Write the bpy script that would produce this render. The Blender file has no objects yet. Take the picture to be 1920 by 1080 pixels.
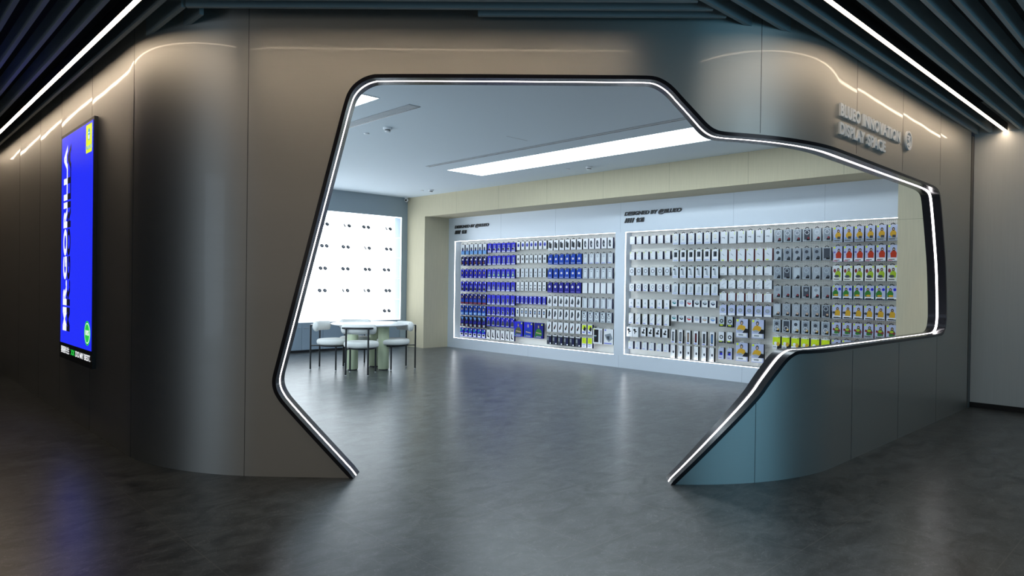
import bpy, bmesh, math, random
from mathutils import Vector, Matrix
random.seed(7)
PI = math.pi
SC = bpy.context.scene
COL = SC.collection

# ------------------------------------------------------------------ camera
H = 1.47
YAW, PITCH, ROLL, FPX = 0.804852, -0.0072162, 0.013818, 1286.5
cam_data = bpy.data.cameras.new('camera')
cam = bpy.data.objects.new('camera', cam_data)
COL.objects.link(cam)
fw = Vector((math.cos(YAW)*math.cos(PITCH), math.sin(YAW)*math.cos(PITCH), math.sin(PITCH)))
r0 = Vector((math.sin(YAW), -math.cos(YAW), 0.0))
u0 = r0.cross(fw)
rt = r0*math.cos(ROLL) + u0*math.sin(ROLL)
up = -r0*math.sin(ROLL) + u0*math.cos(ROLL)
cam.matrix_world = Matrix(((rt.x, up.x, -fw.x, 0), (rt.y, up.y, -fw.y, 0), (rt.z, up.z, -fw.z, H), (0, 0, 0, 1)))
cam_data.sensor_width = 36.0
cam_data.lens = FPX*36.0/1920.0
cam_data.clip_start = 0.05
SC.camera = cam

# ------------------------------------------------------------------ world, exposure, lamps
world = bpy.data.worlds.new('world'); SC.world = world
world.use_nodes = True
world.node_tree.nodes['Background'].inputs[0].default_value = (0.5, 0.6, 0.8, 1)
world.node_tree.nodes['Background'].inputs[1].default_value = 0.02
SC.view_settings.view_transform = 'Standard'
SC.view_settings.look = 'None'
SC.view_settings.gamma = 1.0
SC.view_settings.exposure = 0.0
SC.view_settings.use_curve_mapping = False
SC.cycles.use_denoising = True
SC.cycles.max_bounces = 7
SC.cycles.diffuse_bounces = 4
SC.cycles.glossy_bounces = 4
SC.cycles.sample_clamp_indirect = 6.0
SC.cycles.blur_glossy = 0.5

def area(name, loc, target, size, power, color):
    l = bpy.data.lights.new(name, 'AREA'); l.shape = 'RECTANGLE'
    l.size, l.size_y = size; l.energy = power; l.color = color
    o = bpy.data.objects.new(name, l); COL.objects.link(o)
    o.location = loc
    o.rotation_euler = (Vector(target)-Vector(loc)).to_track_quat('-Z', 'Y').to_euler()
    return o
# lobby daylight from two glazed ends, warm ceiling lamps, and added fill lights
area('lobby_window_light_left', (-6.3, 5.7, 1.9), (0, 5.3, 1.5), (1.8, 3.0), 26, (0.68, 0.84, 1.0))
area('lobby_window_light_right', (3.6, -6.7, 1.5), (3.6, 0, 1.5), (9.0, 2.6), 110, (0.24, 0.68, 1.0))
area('lobby_side_fill', (-6.7, -0.6, 2.3), (0.0, -0.6, 2.0), (8.6, 2.4), 30, (1.0, 0.92, 0.80))  # unseen fill added so the metal front has something brighter to reflect
area('lobby_ceiling_light_warm', (-0.6, 1.6, 3.3), (-0.2, 2.2, 0), (1.6, 1.6), 2, (1.0, 0.66, 0.40))
area('shop_left_fill_light', (1.95, 9.4, 1.75), (8.0, 9.4, 1.9), (5.0, 2.2), 78, (0.78, 0.92, 1.0))  # unseen fill added to brighten the shop ceiling and product wall
area('lobby_ceiling_light_warm', (-0.6, 1.6, 3.3), (-0.2, 2.2, 0), (1.6, 1.6), 7, (1.0, 0.70, 0.46))
area('lobby_cool_fill', (5.2, -1.2, 3.3), (6.0, 0.2, 0), (2.0, 1.0), 12, (0.75, 0.9, 1.0))  # cool fill added for the right side, no fixture modelled

# lamp levels of the fixtures below
E_STRIP = 26.0       # ceiling light strips of the lobby
E_PORTAL = 7.5       # strip in the portal frame
E_PANEL = 7.5        # ceiling panels of the shop
E_BAY = 10.0          # strips around the display bays
E_BOX = 2.6         # backlit shelf niche
E_SCREEN = 1.0

# ------------------------------------------------------------------ materials
MATS = {}
def mat(name, color=(0.5, 0.5, 0.5), rough=0.5, metal=0.0, emit=None, es=0.0, noise=None, coat=0.0, coatr=0.1, spec=None, aniso=0.0):
    if name in MATS: return MATS[name]
    m = bpy.data.materials.new(name); m.use_nodes = True
    b = m.node_tree.nodes['Principled BSDF']
    b.inputs['Base Color'].default_value = (*color, 1)
    b.inputs['Roughness'].default_value = rough
    b.inputs['Metallic'].default_value = metal
    if spec is not None: b.inputs['Specular IOR Level'].default_value = spec
    if coat: b.inputs['Coat Weight'].default_value = coat; b.inputs['Coat Roughness'].default_value = coatr
    if emit: b.inputs['Emission Color'].default_value = (*emit, 1); b.inputs['Emission Strength'].default_value = es
    if noise:  # (scale vector, amount)
        nt = m.node_tree; N = nt.nodes; L = nt.links
        tc = N.new('ShaderNodeTexCoord'); mp = N.new('ShaderNodeMapping'); nz = N.new('ShaderNodeTexNoise')
        mp.inputs['Scale'].default_value = noise[0]; nz.inputs['Scale'].default_value = 1.0; nz.inputs['Detail'].default_value = 4
        L.new(tc.outputs['Object'], mp.inputs[0]); L.new(mp.outputs[0], nz.inputs['Vector'])
        mx = N.new('ShaderNodeMix'); mx.data_type = 'RGBA'
        a = noise[1]
        mx.inputs[6].default_value = (*[c*(1-a) for c in color], 1); mx.inputs[7].default_value = (*[min(1, c*(1+a)) for c in color], 1)
        L.new(nz.outputs[0], mx.inputs[0]); L.new(mx.outputs[2], b.inputs['Base Color'])
    MATS[name] = m
    return m

def emit_mat(name, color, strength):
    return mat(name, (0.8, 0.8, 0.8), 0.4, emit=color, es=strength)

def brushed(name, color, rough, aniso, coat, wave=0.0, metal=1.0):
    m = mat(name, color, rough, metal)
    nt = m.node_tree; N = nt.nodes; L = nt.links; b = N['Principled BSDF']
    b.inputs['Anisotropic'].default_value = aniso
    b.inputs['Anisotropic Rotation'].default_value = 0.25
    b.inputs['Coat Weight'].default_value = coat
    b.inputs['Coat Roughness'].default_value = 0.05
    tg = N.new('ShaderNodeTangent'); tg.direction_type = 'RADIAL'; tg.axis = 'Z'
    L.new(tg.outputs[0], b.inputs['Tangent'])
    tc = N.new('ShaderNodeTexCoord'); mp = N.new('ShaderNodeMapping'); nz = N.new('ShaderNodeTexNoise')
    mp.inputs['Scale'].default_value = (3, 3, 260); nz.inputs['Scale'].default_value = 1; nz.inputs['Detail'].default_value = 3
    L.new(tc.outputs['Object'], mp.inputs[0]); L.new(mp.outputs[0], nz.inputs['Vector'])
    mr = N.new('ShaderNodeMapRange'); mr.inputs['To Min'].default_value = rough*0.86; mr.inputs['To Max'].default_value = rough*1.14
    L.new(nz.outputs[0], mr.inputs[0]); L.new(mr.outputs[0], b.inputs['Roughness'])
    if wave:  # sheet metal is never quite flat: long shallow waves
        n2 = N.new('ShaderNodeTexNoise'); n2.inputs['Scale'].default_value = 1.3; n2.inputs['Detail'].default_value = 1
        L.new(tc.outputs['Object'], n2.inputs['Vector'])
        bp = N.new('ShaderNodeBump'); bp.inputs['Strength'].default_value = 1.0; bp.inputs['Distance'].default_value = wave
        L.new(n2.outputs[0], bp.inputs['Height']); L.new(bp.outputs[0], b.inputs['Normal']); L.new(bp.outputs[0], b.inputs['Coat Normal'])
    return m

M_FACADE = brushed('brushed_facade_metal', (0.60, 0.595, 0.565), 0.50, 0.6, 0.2, 0.004)
M_SHOPWALL = brushed('pale_blue_grey_panel', (0.62, 0.68, 0.76), 0.42, 0.3, 0.2, 0, 0.25)
M_RWALL = mat('grey_brushed_wall', (0.60, 0.61, 0.60), 0.55, 0.0, noise=((2, 90, 2), 0.06))
M_BEIGE = mat('beige_linen_panel', (0.57, 0.51, 0.36), 0.7, noise=((60, 60, 3), 0.10))
M_CEIL = mat('shop_ceiling_paint', (0.72, 0.80, 0.86), 0.9)
M_DARKCEIL = mat('lobby_ceiling_void', (0.010, 0.011, 0.012), 0.9)
M_BAFFLE = mat('slate_baffle', (0.38, 0.45, 0.47), 0.5)
M_DARKWALL = mat('lobby_wall', (0.16, 0.145, 0.13), 0.7)
M_BLACK = mat('black_satin', (0.012, 0.012, 0.014), 0.32)
M_BLACKGLOSS = mat('black_anodised_frame', (0.020, 0.019, 0.024), 0.22, 0.4)
M_WHITEP = mat('white_paint', (0.78, 0.80, 0.82), 0.5)
M_CABINET = mat('blue_grey_cabinet', (0.24, 0.31, 0.38), 0.5)
M_REVEAL = mat('niche_reveal', (0.42, 0.50, 0.60), 0.6)
M_BOUCLE = mat('white_boucle', (0.72, 0.72, 0.70), 0.9, noise=((90, 90, 90), 0.08))
M_GREEN = mat('sage_fluted_laminate', (0.50, 0.56, 0.38), 0.55, noise=((70, 70, 2), 0.12))
M_TABLE = mat('white_table_laminate', (0.82, 0.82, 0.84), 0.25)
M_CHROME = mat('bright_metal', (0.7, 0.7, 0.72), 0.25, 1.0)
M_LETTER = mat('pale_metal_letters', (0.86, 0.88, 0.90), 0.6)
M_STRIP = emit_mat('warm_light_strip', (1.0, 0.79, 0.58), E_STRIP)
M_PORTAL = emit_mat('portal_light_strip', (1.0, 0.93, 0.95), E_PORTAL)
M_PANEL = emit_mat('ceiling_panel_light', (0.78, 0.92, 1.0), E_PANEL)
M_BAY = emit_mat('bay_light_strip', (0.95, 0.97, 1.0), E_BAY)
M_BOX = emit_mat('backlit_acrylic', (0.88, 0.96, 1.0), E_BOX)
M_SHELF = mat('white_acrylic_shelf', (0.85, 0.88, 0.92), 0.3, emit=(0.9, 0.95, 1.0), es=0.85)  # glow put into the shelves themselves so they stay pale against the panel

def floor_material():
    m = mat('dark_stone_tile', (0.1, 0.1, 0.1), 0.3, spec=0.6)
    nt = m.node_tree; N = nt.nodes; L = nt.links; b = N['Principled BSDF']
    tc = N.new('ShaderNodeTexCoord')
    mp = N.new('ShaderNodeMapping'); mp.inputs['Scale'].default_value = (1.6, 2.6, 1); mp.inputs['Rotation'].default_value = (0, 0, 0.75)
    L.new(tc.outputs['Object'], mp.inputs[0])
    n1 = N.new('ShaderNodeTexNoise'); n1.inputs['Scale'].default_value = 2.6; n1.inputs['Detail'].default_value = 8; n1.inputs['Distortion'].default_value = 0.9; n1.inputs['Roughness'].default_value = 0.62
    n2 = N.new('ShaderNodeTexNoise'); n2.inputs['Scale'].default_value = 3.2; n2.inputs['Detail'].default_value = 5; n2.inputs['Distortion'].default_value = 3.5
    for n in (n1, n2): L.new(mp.outputs[0], n.inputs['Vector'])
    cr = N.new('ShaderNodeValToRGB'); e = cr.color_ramp.elements
    e[0].position = 0.36; e[0].color = (0.023, 0.027, 0.029, 1); e[1].position = 0.66; e[1].color = (0.100, 0.112, 0.117, 1)
    L.new(n1.outputs[0], cr.inputs[0])
    # thin pale scuffs
    sb = N.new('ShaderNodeMath'); sb.operation = 'SUBTRACT'; sb.inputs[1].default_value = 0.5; L.new(n2.outputs[0], sb.inputs[0])
    ab = N.new('ShaderNodeMath'); ab.operation = 'ABSOLUTE'; L.new(sb.outputs[0], ab.inputs[0])
    mr = N.new('ShaderNodeMapRange'); mr.inputs['From Min'].default_value = 0.0; mr.inputs['From Max'].default_value = 0.010; mr.inputs['To Min'].default_value = 1.1; mr.inputs['To Max'].default_value = 0.0
    L.new(ab.outputs[0], mr.inputs[0])
    mk = N.new('ShaderNodeMath'); mk.operation = 'MULTIPLY'; L.new(mr.outputs[0], mk.inputs[0]); L.new(n1.outputs[0], mk.inputs[1])
    mx = N.new('ShaderNodeMix'); mx.data_type = 'RGBA'; mx.inputs[7].default_value = (0.30, 0.30, 0.29, 1)
    L.new(mk.outputs[0], mx.inputs[0]); L.new(cr.outputs[0], mx.inputs[6])
    # tile joints
    sx = N.new('ShaderNodeSeparateXYZ'); L.new(tc.outputs['Object'], sx.inputs[0])
    def joint(out, off, pitch, w):
        a = N.new('ShaderNodeMath'); a.operation = 'SUBTRACT'; a.inputs[1].default_value = off; L.new(out, a.inputs[0])
        p = N.new('ShaderNodeMath'); p.operation = 'PINGPONG'; p.inputs[1].default_value = pitch/2; L.new(a.outputs[0], p.inputs[0])
        c = N.new('ShaderNodeMath'); c.operation = 'LESS_THAN'; c.inputs[1].default_value = w; L.new(p.outputs[0], c.inputs[0])
        return c
    jx = joint(sx.outputs[0], 1.35, 0.826, 0.0022); jy = joint(sx.outputs[1], 3.24, 0.81, 0.0022)
    mxx = N.new('ShaderNodeMath'); mxx.operation = 'MAXIMUM'; L.new(jx.outputs[0], mxx.inputs[0]); L.new(jy.outputs[0], mxx.inputs[1])
    jf = N.new('ShaderNodeMath'); jf.operation = 'MULTIPLY'; jf.inputs[1].default_value = 0.8; L.new(mxx.outputs[0], jf.inputs[0])
    m3 = N.new('ShaderNodeMix'); m3.data_type = 'RGBA'; m3.inputs[7].default_value = (0.15, 0.145, 0.13, 1)
    L.new(jf.outputs[0], m3.inputs[0]); L.new(mx.outputs[2], m3.inputs[6]); L.new(m3.outputs[2], b.inputs['Base Color'])
    r = N.new('ShaderNodeMapRange'); r.inputs['To Min'].default_value = 0.27; r.inputs['To Max'].default_value = 0.33
    L.new(n1.outputs[0], r.inputs[0]); L.new(r.outputs[0], b.inputs['Roughness'])
    return m
M_FLOOR = floor_material()

def pegboard_material():
    m = mat('perforated_pegboard', (0.70, 0.70, 0.66), 0.45)
    nt = m.node_tree; N = nt.nodes; L = nt.links; b = N['Principled BSDF']
    tc = N.new('ShaderNodeTexCoord'); sx = N.new('ShaderNodeSeparateXYZ'); L.new(tc.outputs['Object'], sx.inputs[0])
    ps = []
    for k in (1, 2):
        p = N.new('ShaderNodeMath'); p.operation = 'PINGPONG'; p.inputs[1].default_value = 0.0125; L.new(sx.outputs[k], p.inputs[0])
        q = N.new('ShaderNodeMath'); q.operation = 'MULTIPLY'; L.new(p.outputs[0], q.inputs[0]); L.new(p.outputs[0], q.inputs[1]); ps.append(q)
    a = N.new('ShaderNodeMath'); L.new(ps[0].outputs[0], a.inputs[0]); L.new(ps[1].outputs[0], a.inputs[1])
    c = N.new('ShaderNodeMath'); c.operation = 'LESS_THAN'; c.inputs[1].default_value = 0.0034**2; L.new(a.outputs[0], c.inputs[0])
    mx = N.new('ShaderNodeMix'); mx.data_type = 'RGBA'; mx.inputs[6].default_value = (0.88, 0.87, 0.82, 1); mx.inputs[7].default_value = (0.06, 0.06, 0.055, 1)
    L.new(c.outputs[0], mx.inputs[0]); L.new(mx.outputs[2], b.inputs['Base Color'])
    return m
M_PEG = pegboard_material()

# ------------------------------------------------------------------ helpers
def prop(o, label=None, cat=None, group=None, kind=None):
    if label: o['label'] = label
    if cat: o['category'] = cat
    if group: o['group'] = group
    if kind: o['kind'] = kind
    return o

def empty(name, loc=(0, 0, 0), rotz=0.0, **k):
    o = bpy.data.objects.new(name, None); COL.objects.link(o); o.location = loc; o.rotation_euler = (0, 0, rotz)
    o.empty_display_size = 0.1
    return prop(o, **k)

class MB:
    def __init__(s): s.v = []; s.f = []; s.m = []; s.sm = []
    def add(s, vs, fs, mi=0, smooth=False):
        o = len(s.v); s.v += [tuple(v) for v in vs]
        for f in fs: s.f.append(tuple(o+i for i in f)); s.m.append(mi); s.sm.append(smooth)
        return s
    def box(s, x0, y0, z0, x1, y1, z1, mi=0):
        x0, x1 = sorted((x0, x1)); y0, y1 = sorted((y0, y1)); z0, z1 = sorted((z0, z1))
        vs = [(x, y, z) for z in (z0, z1) for y in (y0, y1) for x in (x0, x1)]
        return s.add(vs, [(0, 2, 3, 1), (4, 5, 7, 6), (0, 1, 5, 4), (2, 6, 7, 3), (0, 4, 6, 2), (1, 3, 7, 5)], mi)
    def tube(s, pts, r, n=10, mi=0, cap=True):
        pts = [Vector(p) for p in pts]; rings = []; prev = None
        for i, p in enumerate(pts):
            t = (pts[min(i+1, len(pts)-1)]-pts[max(i-1, 0)]).normalized()
            if prev is None:
                a = Vector((0, 0, 1)) if abs(t.z) < 0.9 else Vector((1, 0, 0)); x = a.cross(t).normalized()
            else: x = (prev-t*prev.dot(t)).normalized()
            y = t.cross(x); prev = x
            rr = r[i] if isinstance(r, (list, tuple)) else r
            rings.append([p+x*rr*math.cos(2*PI*k/n)+y*rr*math.sin(2*PI*k/n) for k in range(n)])
        vs = [v for ring in rings for v in ring]; fs = []
        for i in range(len(pts)-1):
            for k in range(n): fs.append((i*n+k, i*n+(k+1) % n, (i+1)*n+(k+1) % n, (i+1)*n+k))
        s.add(vs, fs, mi, True)
        if cap: s.add(vs, [tuple(range(n-1, -1, -1)), tuple((len(pts)-1)*n+k for k in range(n))], mi)
        return s
    def lathe(s, prof, n=32, c=(0, 0, 0), mi=0, smooth=True):
        vs = []
        for r, z in prof: vs += [(c[0]+r*math.cos(2*PI*k/n), c[1]+r*math.sin(2*PI*k/n), c[2]+z) for k in range(n)]
        fs = []
        for i in range(len(prof)-1):
            for k in range(n): fs.append((i*n+k, i*n+(k+1) % n, (i+1)*n+(k+1) % n, (i+1)*n+k))
        s.add(vs, fs, mi, smooth)
        s.add(vs, [tuple(range(n-1, -1, -1)), tuple((len(prof)-1)*n+k for k in range(n))], mi)
        return s
    def build(s, name, mats, parent=None, loc=(0, 0, 0), bevel=0.0, **k):
        me = bpy.data.meshes.new(name); me.from_pydata(s.v, [], s.f)
        if not isinstance(mats, (list, tuple)): mats = [mats]
        for m in mats: me.materials.append(m)
        me.polygons.foreach_set('material_index', s.m)
        me.polygons.foreach_set('use_smooth', s.sm)
        me.update()
        o = bpy.data.objects.new(name, me); COL.objects.link(o); o.location = loc
        if parent: o.parent = parent
        if bevel:
            bm = bmesh.new(); bm.from_mesh(me); bmesh.ops.remove_doubles(bm, verts=bm.verts, dist=1e-5)
            bmesh.ops.bevel(bm, geom=[e for e in bm.edges if len(e.link_faces) == 2 and e.calc_face_angle(0) > 0.6], offset=bevel, segments=2, affect='EDGES', profile=0.6)
            bm.to_mesh(me); bm.free()
        return prop(o, **k)

def struct(mb, name, m, **k): return mb.build(name, m, kind='structure', **k)

def text_mesh(name, body, mats, width, height, depth, bold=0.02, shear=0.0, spacing=1.0, parent=None, loc=(0, 0, 0), rot=(0, 0, 0), **k):
    c = bpy.data.curves.new(name, 'FONT'); c.body = body; c.size = 1.0; c.offset = bold; c.shear = shear
    c.space_character = spacing; c.resolution_u = 4
    t = bpy.data.objects.new(name+'_src', c); COL.objects.link(t); bpy.context.view_layer.update()
    me = bpy.data.meshes.new_from_object(t.evaluated_get(bpy.context.evaluated_depsgraph_get()))
    bpy.data.objects.remove(t); bpy.data.curves.remove(c)
    xs = [v.co.x for v in me.vertices]; ys = [v.co.y for v in me.vertices]
    sx = width/(max(xs)-min(xs)); sy = height/(max(ys)-min(ys)); mx, my = min(xs), min(ys)
    bm = bmesh.new(); bm.from_mesh(me)
    for v in bm.verts: v.co = Vector(((v.co.x-mx)*sx, (v.co.y-my)*sy, 0))
    bmesh.ops.remove_doubles(bm, verts=bm.verts, dist=1e-6)
    if depth:
        r = bmesh.ops.extrude_face_region(bm, geom=bm.faces[:])
        for v in [g for g in r['geom'] if isinstance(g, bmesh.types.BMVert)]: v.co.z += depth
        bmesh.ops.recalc_face_normals(bm, faces=bm.faces)
    for f in bm.faces: f.smooth = False
    bm.to_mesh(me); bm.free(); me.materials.clear(); me.materials.append(mats); me.name = name
    o = bpy.data.objects.new(name, me); COL.objects.link(o); o.location = loc; o.rotation_euler = rot
    if parent: o.parent = parent
    return prop(o, **k)

def copy_tree(o, parent=None):
    c = o.copy(); COL.objects.link(c)
    if parent: c.parent = parent
    for ch in list(o.children): copy_tree(ch, c)
    return c

ORD = ['', 'first', 'second', 'third', 'fourth', 'fifth', 'sixth', 'seventh', 'eighth', 'ninth', 'tenth', 'eleventh', 'twelfth']

# ------------------------------------------------------------------ facade plan curve
RF = 1.931
def _segs():
    out = []; P = Vector((1.65, 14.0)); a = -PI/2
    for kind, L in (('l', 7.67), ('a', RF*PI/4), ('l', 3.109), ('a', RF*PI/4), ('l', 4.33)):
        out.append((kind, L, P.copy(), a))
        if kind == 'l': P = P+L*Vector((math.cos(a), math.sin(a)))
        else:
            c = P+RF*Vector((-math.sin(a), math.cos(a))); a2 = a+L/RF
            P = c-RF*Vector((-math.sin(a2), math.cos(a2))); a = a2
    return out
SEGS = _segs(); S_END = 17.98
def plan(s, t=0.0):
    """point of the facade plan at arc length s, set back by t into the shop; and outward normal"""
    for i, (k, L, P, a) in enumerate(SEGS):
        if s <= L or i == len(SEGS)-1: break
        s -= L
    if k == 'l': p = P+s*Vector((math.cos(a), math.sin(a))); b = a
    else:
        c = P+RF*Vector((-math.sin(a), math.cos(a))); b = a+s/RF
        p = c-RF*Vector((-math.sin(b), math.cos(b)))
    n = Vector((math.sin(b), -math.cos(b)))
    return p-n*t, n
def chaikin(pts, it):
    for _ in range(it):
        q = [pts[0]]
        for a, b in zip(pts, pts[1:]):
            q.append((a[0]*.75+b[0]*.25, a[1]*.75+b[1]*.25)); q.append((a[0]*.25+b[0]*.75, a[1]*.25+b[1]*.75))
        q.append(pts[-1]); pts = q
    return pts
CONT = [(9.852, 0.0), (9.34, 0.535), (9.285, 0.615), (9.266, 0.665), (9.261, 0.712), (9.266, 0.752), (9.277, 0.800), (9.709, 2.524),
        (9.782, 2.820), (9.815, 2.889), (9.866, 2.943), (9.942, 2.985), (10.03, 3.000), (11.96, 3.002), (12.057, 2.998), (12.121, 2.974),
        (12.188, 2.928), (12.267, 2.840), (12.387, 2.715), (12.439, 2.660), (12.488, 2.622), (12.55, 2.600), (12.709, 2.595), (13.8, 2.589),
        (15.3, 2.580), (16.30, 2.577), (16.50, 2.565), (16.610, 2.535), (16.672, 2.465), (16.808, 2.083), (16.933, 1.681), (16.992, 1.180),
        (16.975, 1.080), (16.935, 1.010), (16.860, 0.965), (16.736, 0.952), (15.4, 0.955), (13.42, 0.958), (13.301, 0.962), (13.241, 0.955), (13.171, 0.922),
        (13.105, 0.865), (12.981, 0.737), (12.906, 0.643), (12.649, 0.404), (12.443, 0.201), (12.242, 0.0)]
CONT = chaikin(CONT, 2)
def densify(pts, d):
    out = [pts[0]]
    for a, b in zip(pts, pts[1:]):
        n = max(1, int(math.hypot(b[0]-a[0], b[1]-a[1])/d))
        out += [(a[0]+(b[0]-a[0])*i/n, a[1]+(b[1]-a[1])*i/n) for i in range(1, n+1)]
    return out
CD = densify(CONT, 0.04)
WALL_T = 0.16
TOPZ = 3.8

# ------------------------------------------------------------------ floor, facade, room shell
struct(MB().box(-7, -7, -0.05, 10.4, 14.3, 0), 'floor', M_FLOOR)

JOINTS = (0.0, 1.3, 2.539, 3.95, 5.123, 6.45, 7.79, 9.047, 12.876, 14.203, 15.403, 16.674, 18.1)
def pillow(n, s, m):
    # each clad sheet bows out very slightly between its joints
    for a, b in zip(JOINTS, JOINTS[1:]):
        if a <= m < b:
            if 9.0 < a < 12.0: return n
            u = (s-a)/(b-a); t = Vector((-n.y, n.x))
            return (n+t*0.011*(2*u-1)).normalized()
    return n
def facade():
    ss = sorted(set([round(p[0], 4) for p in CD] + [round(i*0.06, 4) for i in range(int(S_END/0.06)+1)] + [j for j in JOINTS if j < S_END] + [S_END]))
    ss2 = [ss[0]]
    for s in ss[1:]:
        if s-ss2[-1] > 0.002: ss2.append(s)
        elif s in JOINTS: ss2[-1] = s
    sl, sr = CD[0][0], CD[-1][0]
    vs = []; fs = []; ns = []
    for a, b in zip(ss2, ss2[1:]):
        m = (a+b)/2; cr = []
        for p, q in zip(CD, CD[1:]):
            lo, hi = sorted((p[0], q[0]))
            if lo <= m < hi:
                z = lambda s, p=p, q=q: p[1]+(q[1]-p[1])*(s-p[0])/(q[0]-p[0])
                cr.append((z(m), z(a), z(b)))
        cr.sort(); levels = [(0, 0.0, 0.0)] + cr + [(TOPZ, TOPZ, TOPZ)]
        solid = not (sl < m < sr)
        for lo, hi in zip(levels, levels[1:]):
            if solid:
                for t, flip in ((0.0, False), (WALL_T, True)):
                    i = len(vs)
                    for s, z in ((a, lo[1]), (b, lo[2]), (b, hi[2]), (a, hi[1])):
                        p, n = plan(s, t); vs.append((p.x, p.y, z)); n = pillow(n, s, m); ns.append(Vector((n.x, n.y, 0)) if not flip else Vector((-n.x, -n.y, 0)))
                    fs.append((i, i+1, i+2, i+3) if not flip else (i+3, i+2, i+1, i))
            solid = not solid
    me = bpy.data.meshes.new('wall_front'); me.from_pydata(vs, [], fs)
    me.materials.append(M_FACADE); me.materials.append(M_SHOPWALL)
    for i, p in enumerate(me.polygons): p.use_smooth = True; p.material_index = i % 2
    me.normals_split_custom_set_from_vertices([tuple(n) for n in ns])
    o = bpy.data.objects.new('wall_front', me); COL.objects.link(o); prop(o, kind='structure')
facade()

# vertical panel joints of the facade
for k, s in enumerate((2.539, 3.95, 5.123, 6.45, 7.79, 9.047, 12.876, 14.203, 15.403, 16.674)):
    mb = MB(); p, n = plan(s); t = Vector((-n.y, n.x))
    # above and below the opening
    zs = [(0.0, TOPZ)] if not (CD[0][0]-0.6 < s < 17.0) else []
    if 9.2 > s > 9.0: zs = [(0.0, TOPZ)]
    if s > 12: zs = [(2.615, TOPZ), (0.0, 0.60 if s < 13 else 0.935)]
    for z0, z1 in zs:
        a = p+t*0.0014; b = p-t*0.0014
        mb.add([(a.x, a.y, z0), (b.x, b.y, z0), (b.x+n.x*.0012, b.y+n.y*.0012, z0), (a.x+n.x*.0012, a.y+n.y*.0012, z0),
                (a.x, a.y, z1), (b.x, b.y, z1), (b.x+n.x*.0012, b.y+n.y*.0012, z1), (a.x+n.x*.0012, a.y+n.y*.0012, z1)],
               [(0, 1, 5, 4), (1, 2, 6, 5), (2, 3, 7, 6), (3, 0, 4, 7), (4, 5, 6, 7), (3, 2, 1, 0)])
    struct(mb, 'trim_%d' % (k+1), M_BLACK)

def sweep(prof, name, m, parent=None, closed=True, **k):
    """sweep a (set-back, inward) profile along the opening's contour"""
    mb = MB(); n = len(prof); vs = []
    for i, (s, z) in enumerate(CD):
        a = CD[max(i-1, 0)]; b = CD[min(i+1, len(CD)-1)]
        ds, dz = b[0]-a[0], b[1]-a[1]; L = math.hypot(ds, dz); wx, wz = dz/L, -ds/L
        if i in (0, len(CD)-1): wx, wz = (1, 0) if i == 0 else (-1, 0)
        for t, w in prof:
            q, _ = plan(s+wx*w, t); vs.append((q.x, q.y, max(z+wz*w, 0.0) if i not in (0, len(CD)-1) else 0.0))
    fs = []
    for i in range(len(CD)-1):
        for j in range(n): fs.append((i*n+j, i*n+(j+1) % n, (i+1)*n+(j+1) % n, (i+1)*n+j))
    mb.add(vs, fs, 0, False); mb.add(vs, [tuple(range(n)), tuple((len(CD)-1)*n+j for j in range(n-1, -1, -1))], 0)
    o = mb.build(name, m, parent, **k)
    bm = bmesh.new(); bm.from_mesh(o.data); bmesh.ops.remove_doubles(bm, verts=bm.verts, dist=1e-6); bmesh.ops.recalc_face_normals(bm, faces=bm.faces)
    for f in bm.faces: f.smooth = True
    for e in bm.edges:
        if len(e.link_faces) == 2 and e.calc_face_angle(0) > 0.7: e.smooth = False
    bm.to_mesh(o.data); bm.free()
    return o
portal = empty('portal_frame', (3.5, 3.7, 0), label='black rimmed polygon shaped entrance frame with glowing white line', cat='door frame')
pf = sweep([(-0.014, -0.006), (-0.014, 0.022), (0.060, 0.022), (0.060, 0.012), (0.098, 0.012), (0.098, 0.022), (0.172, 0.022), (0.172, -0.006)], 'frame_channel', M_BLACKGLOSS)
pl = sweep([(0.069, 0.0125), (0.069, 0.0195), (0.090, 0.0195), (0.090, 0.0125)], 'light_strip', M_PORTAL, label='glowing white strip')
for o in (pf, pl):
    o.parent = portal; o.location = (-3.5, -3.7, 0)

# lobby shell
struct(MB().box(10.1, -7, 0, 10.3, 2.2, TOPZ), 'wall_right', M_RWALL)
struct(MB().box(10.085, -7, 0, 10.1, 2.2, 0.065), 'baseboard_right', M_BLACK)
struct(MB().box(-7, 14.0, 0, 1.65, 14.2, TOPZ), 'wall_far_left', M_DARKWALL)
struct(MB().box(-7, 13.985, 0, 1.65, 14.0, 0.08), 'baseboard_far_left', M_BLACK)
struct(MB().box(-7.2, -7, 0, -7, 14.2, TOPZ), 'wall_left', M_DARKWALL)
struct(MB().box(-7, -7.2, 0, 10.3, -7, TOPZ), 'wall_rear', M_DARKWALL)
struct(MB().box(-7, -7, TOPZ, 10.3, 14.2, TOPZ+0.1), 'ceiling', M_DARKCEIL)

# shop ceiling
pts = [plan(s, WALL_T)[0] for s in [0.9] + [1.5+i*0.3 for i in range(55)] + [S_END]]
poly = [(p.x, p.y) for p in pts if p.x < 10.0] + [(10.0, 2.36), (10.0, 13.3), (1.81, 13.3)]
ZC = 3.372
n = len(poly)
mb = MB(); mb.add([(x, y, ZC) for x, y in poly] + [(x, y, ZC+0.1) for x, y in poly], [tuple(range(n)), tuple(range(2*n-1, n-1, -1))])
struct(mb, 'ceiling_shop', M_CEIL)

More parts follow.
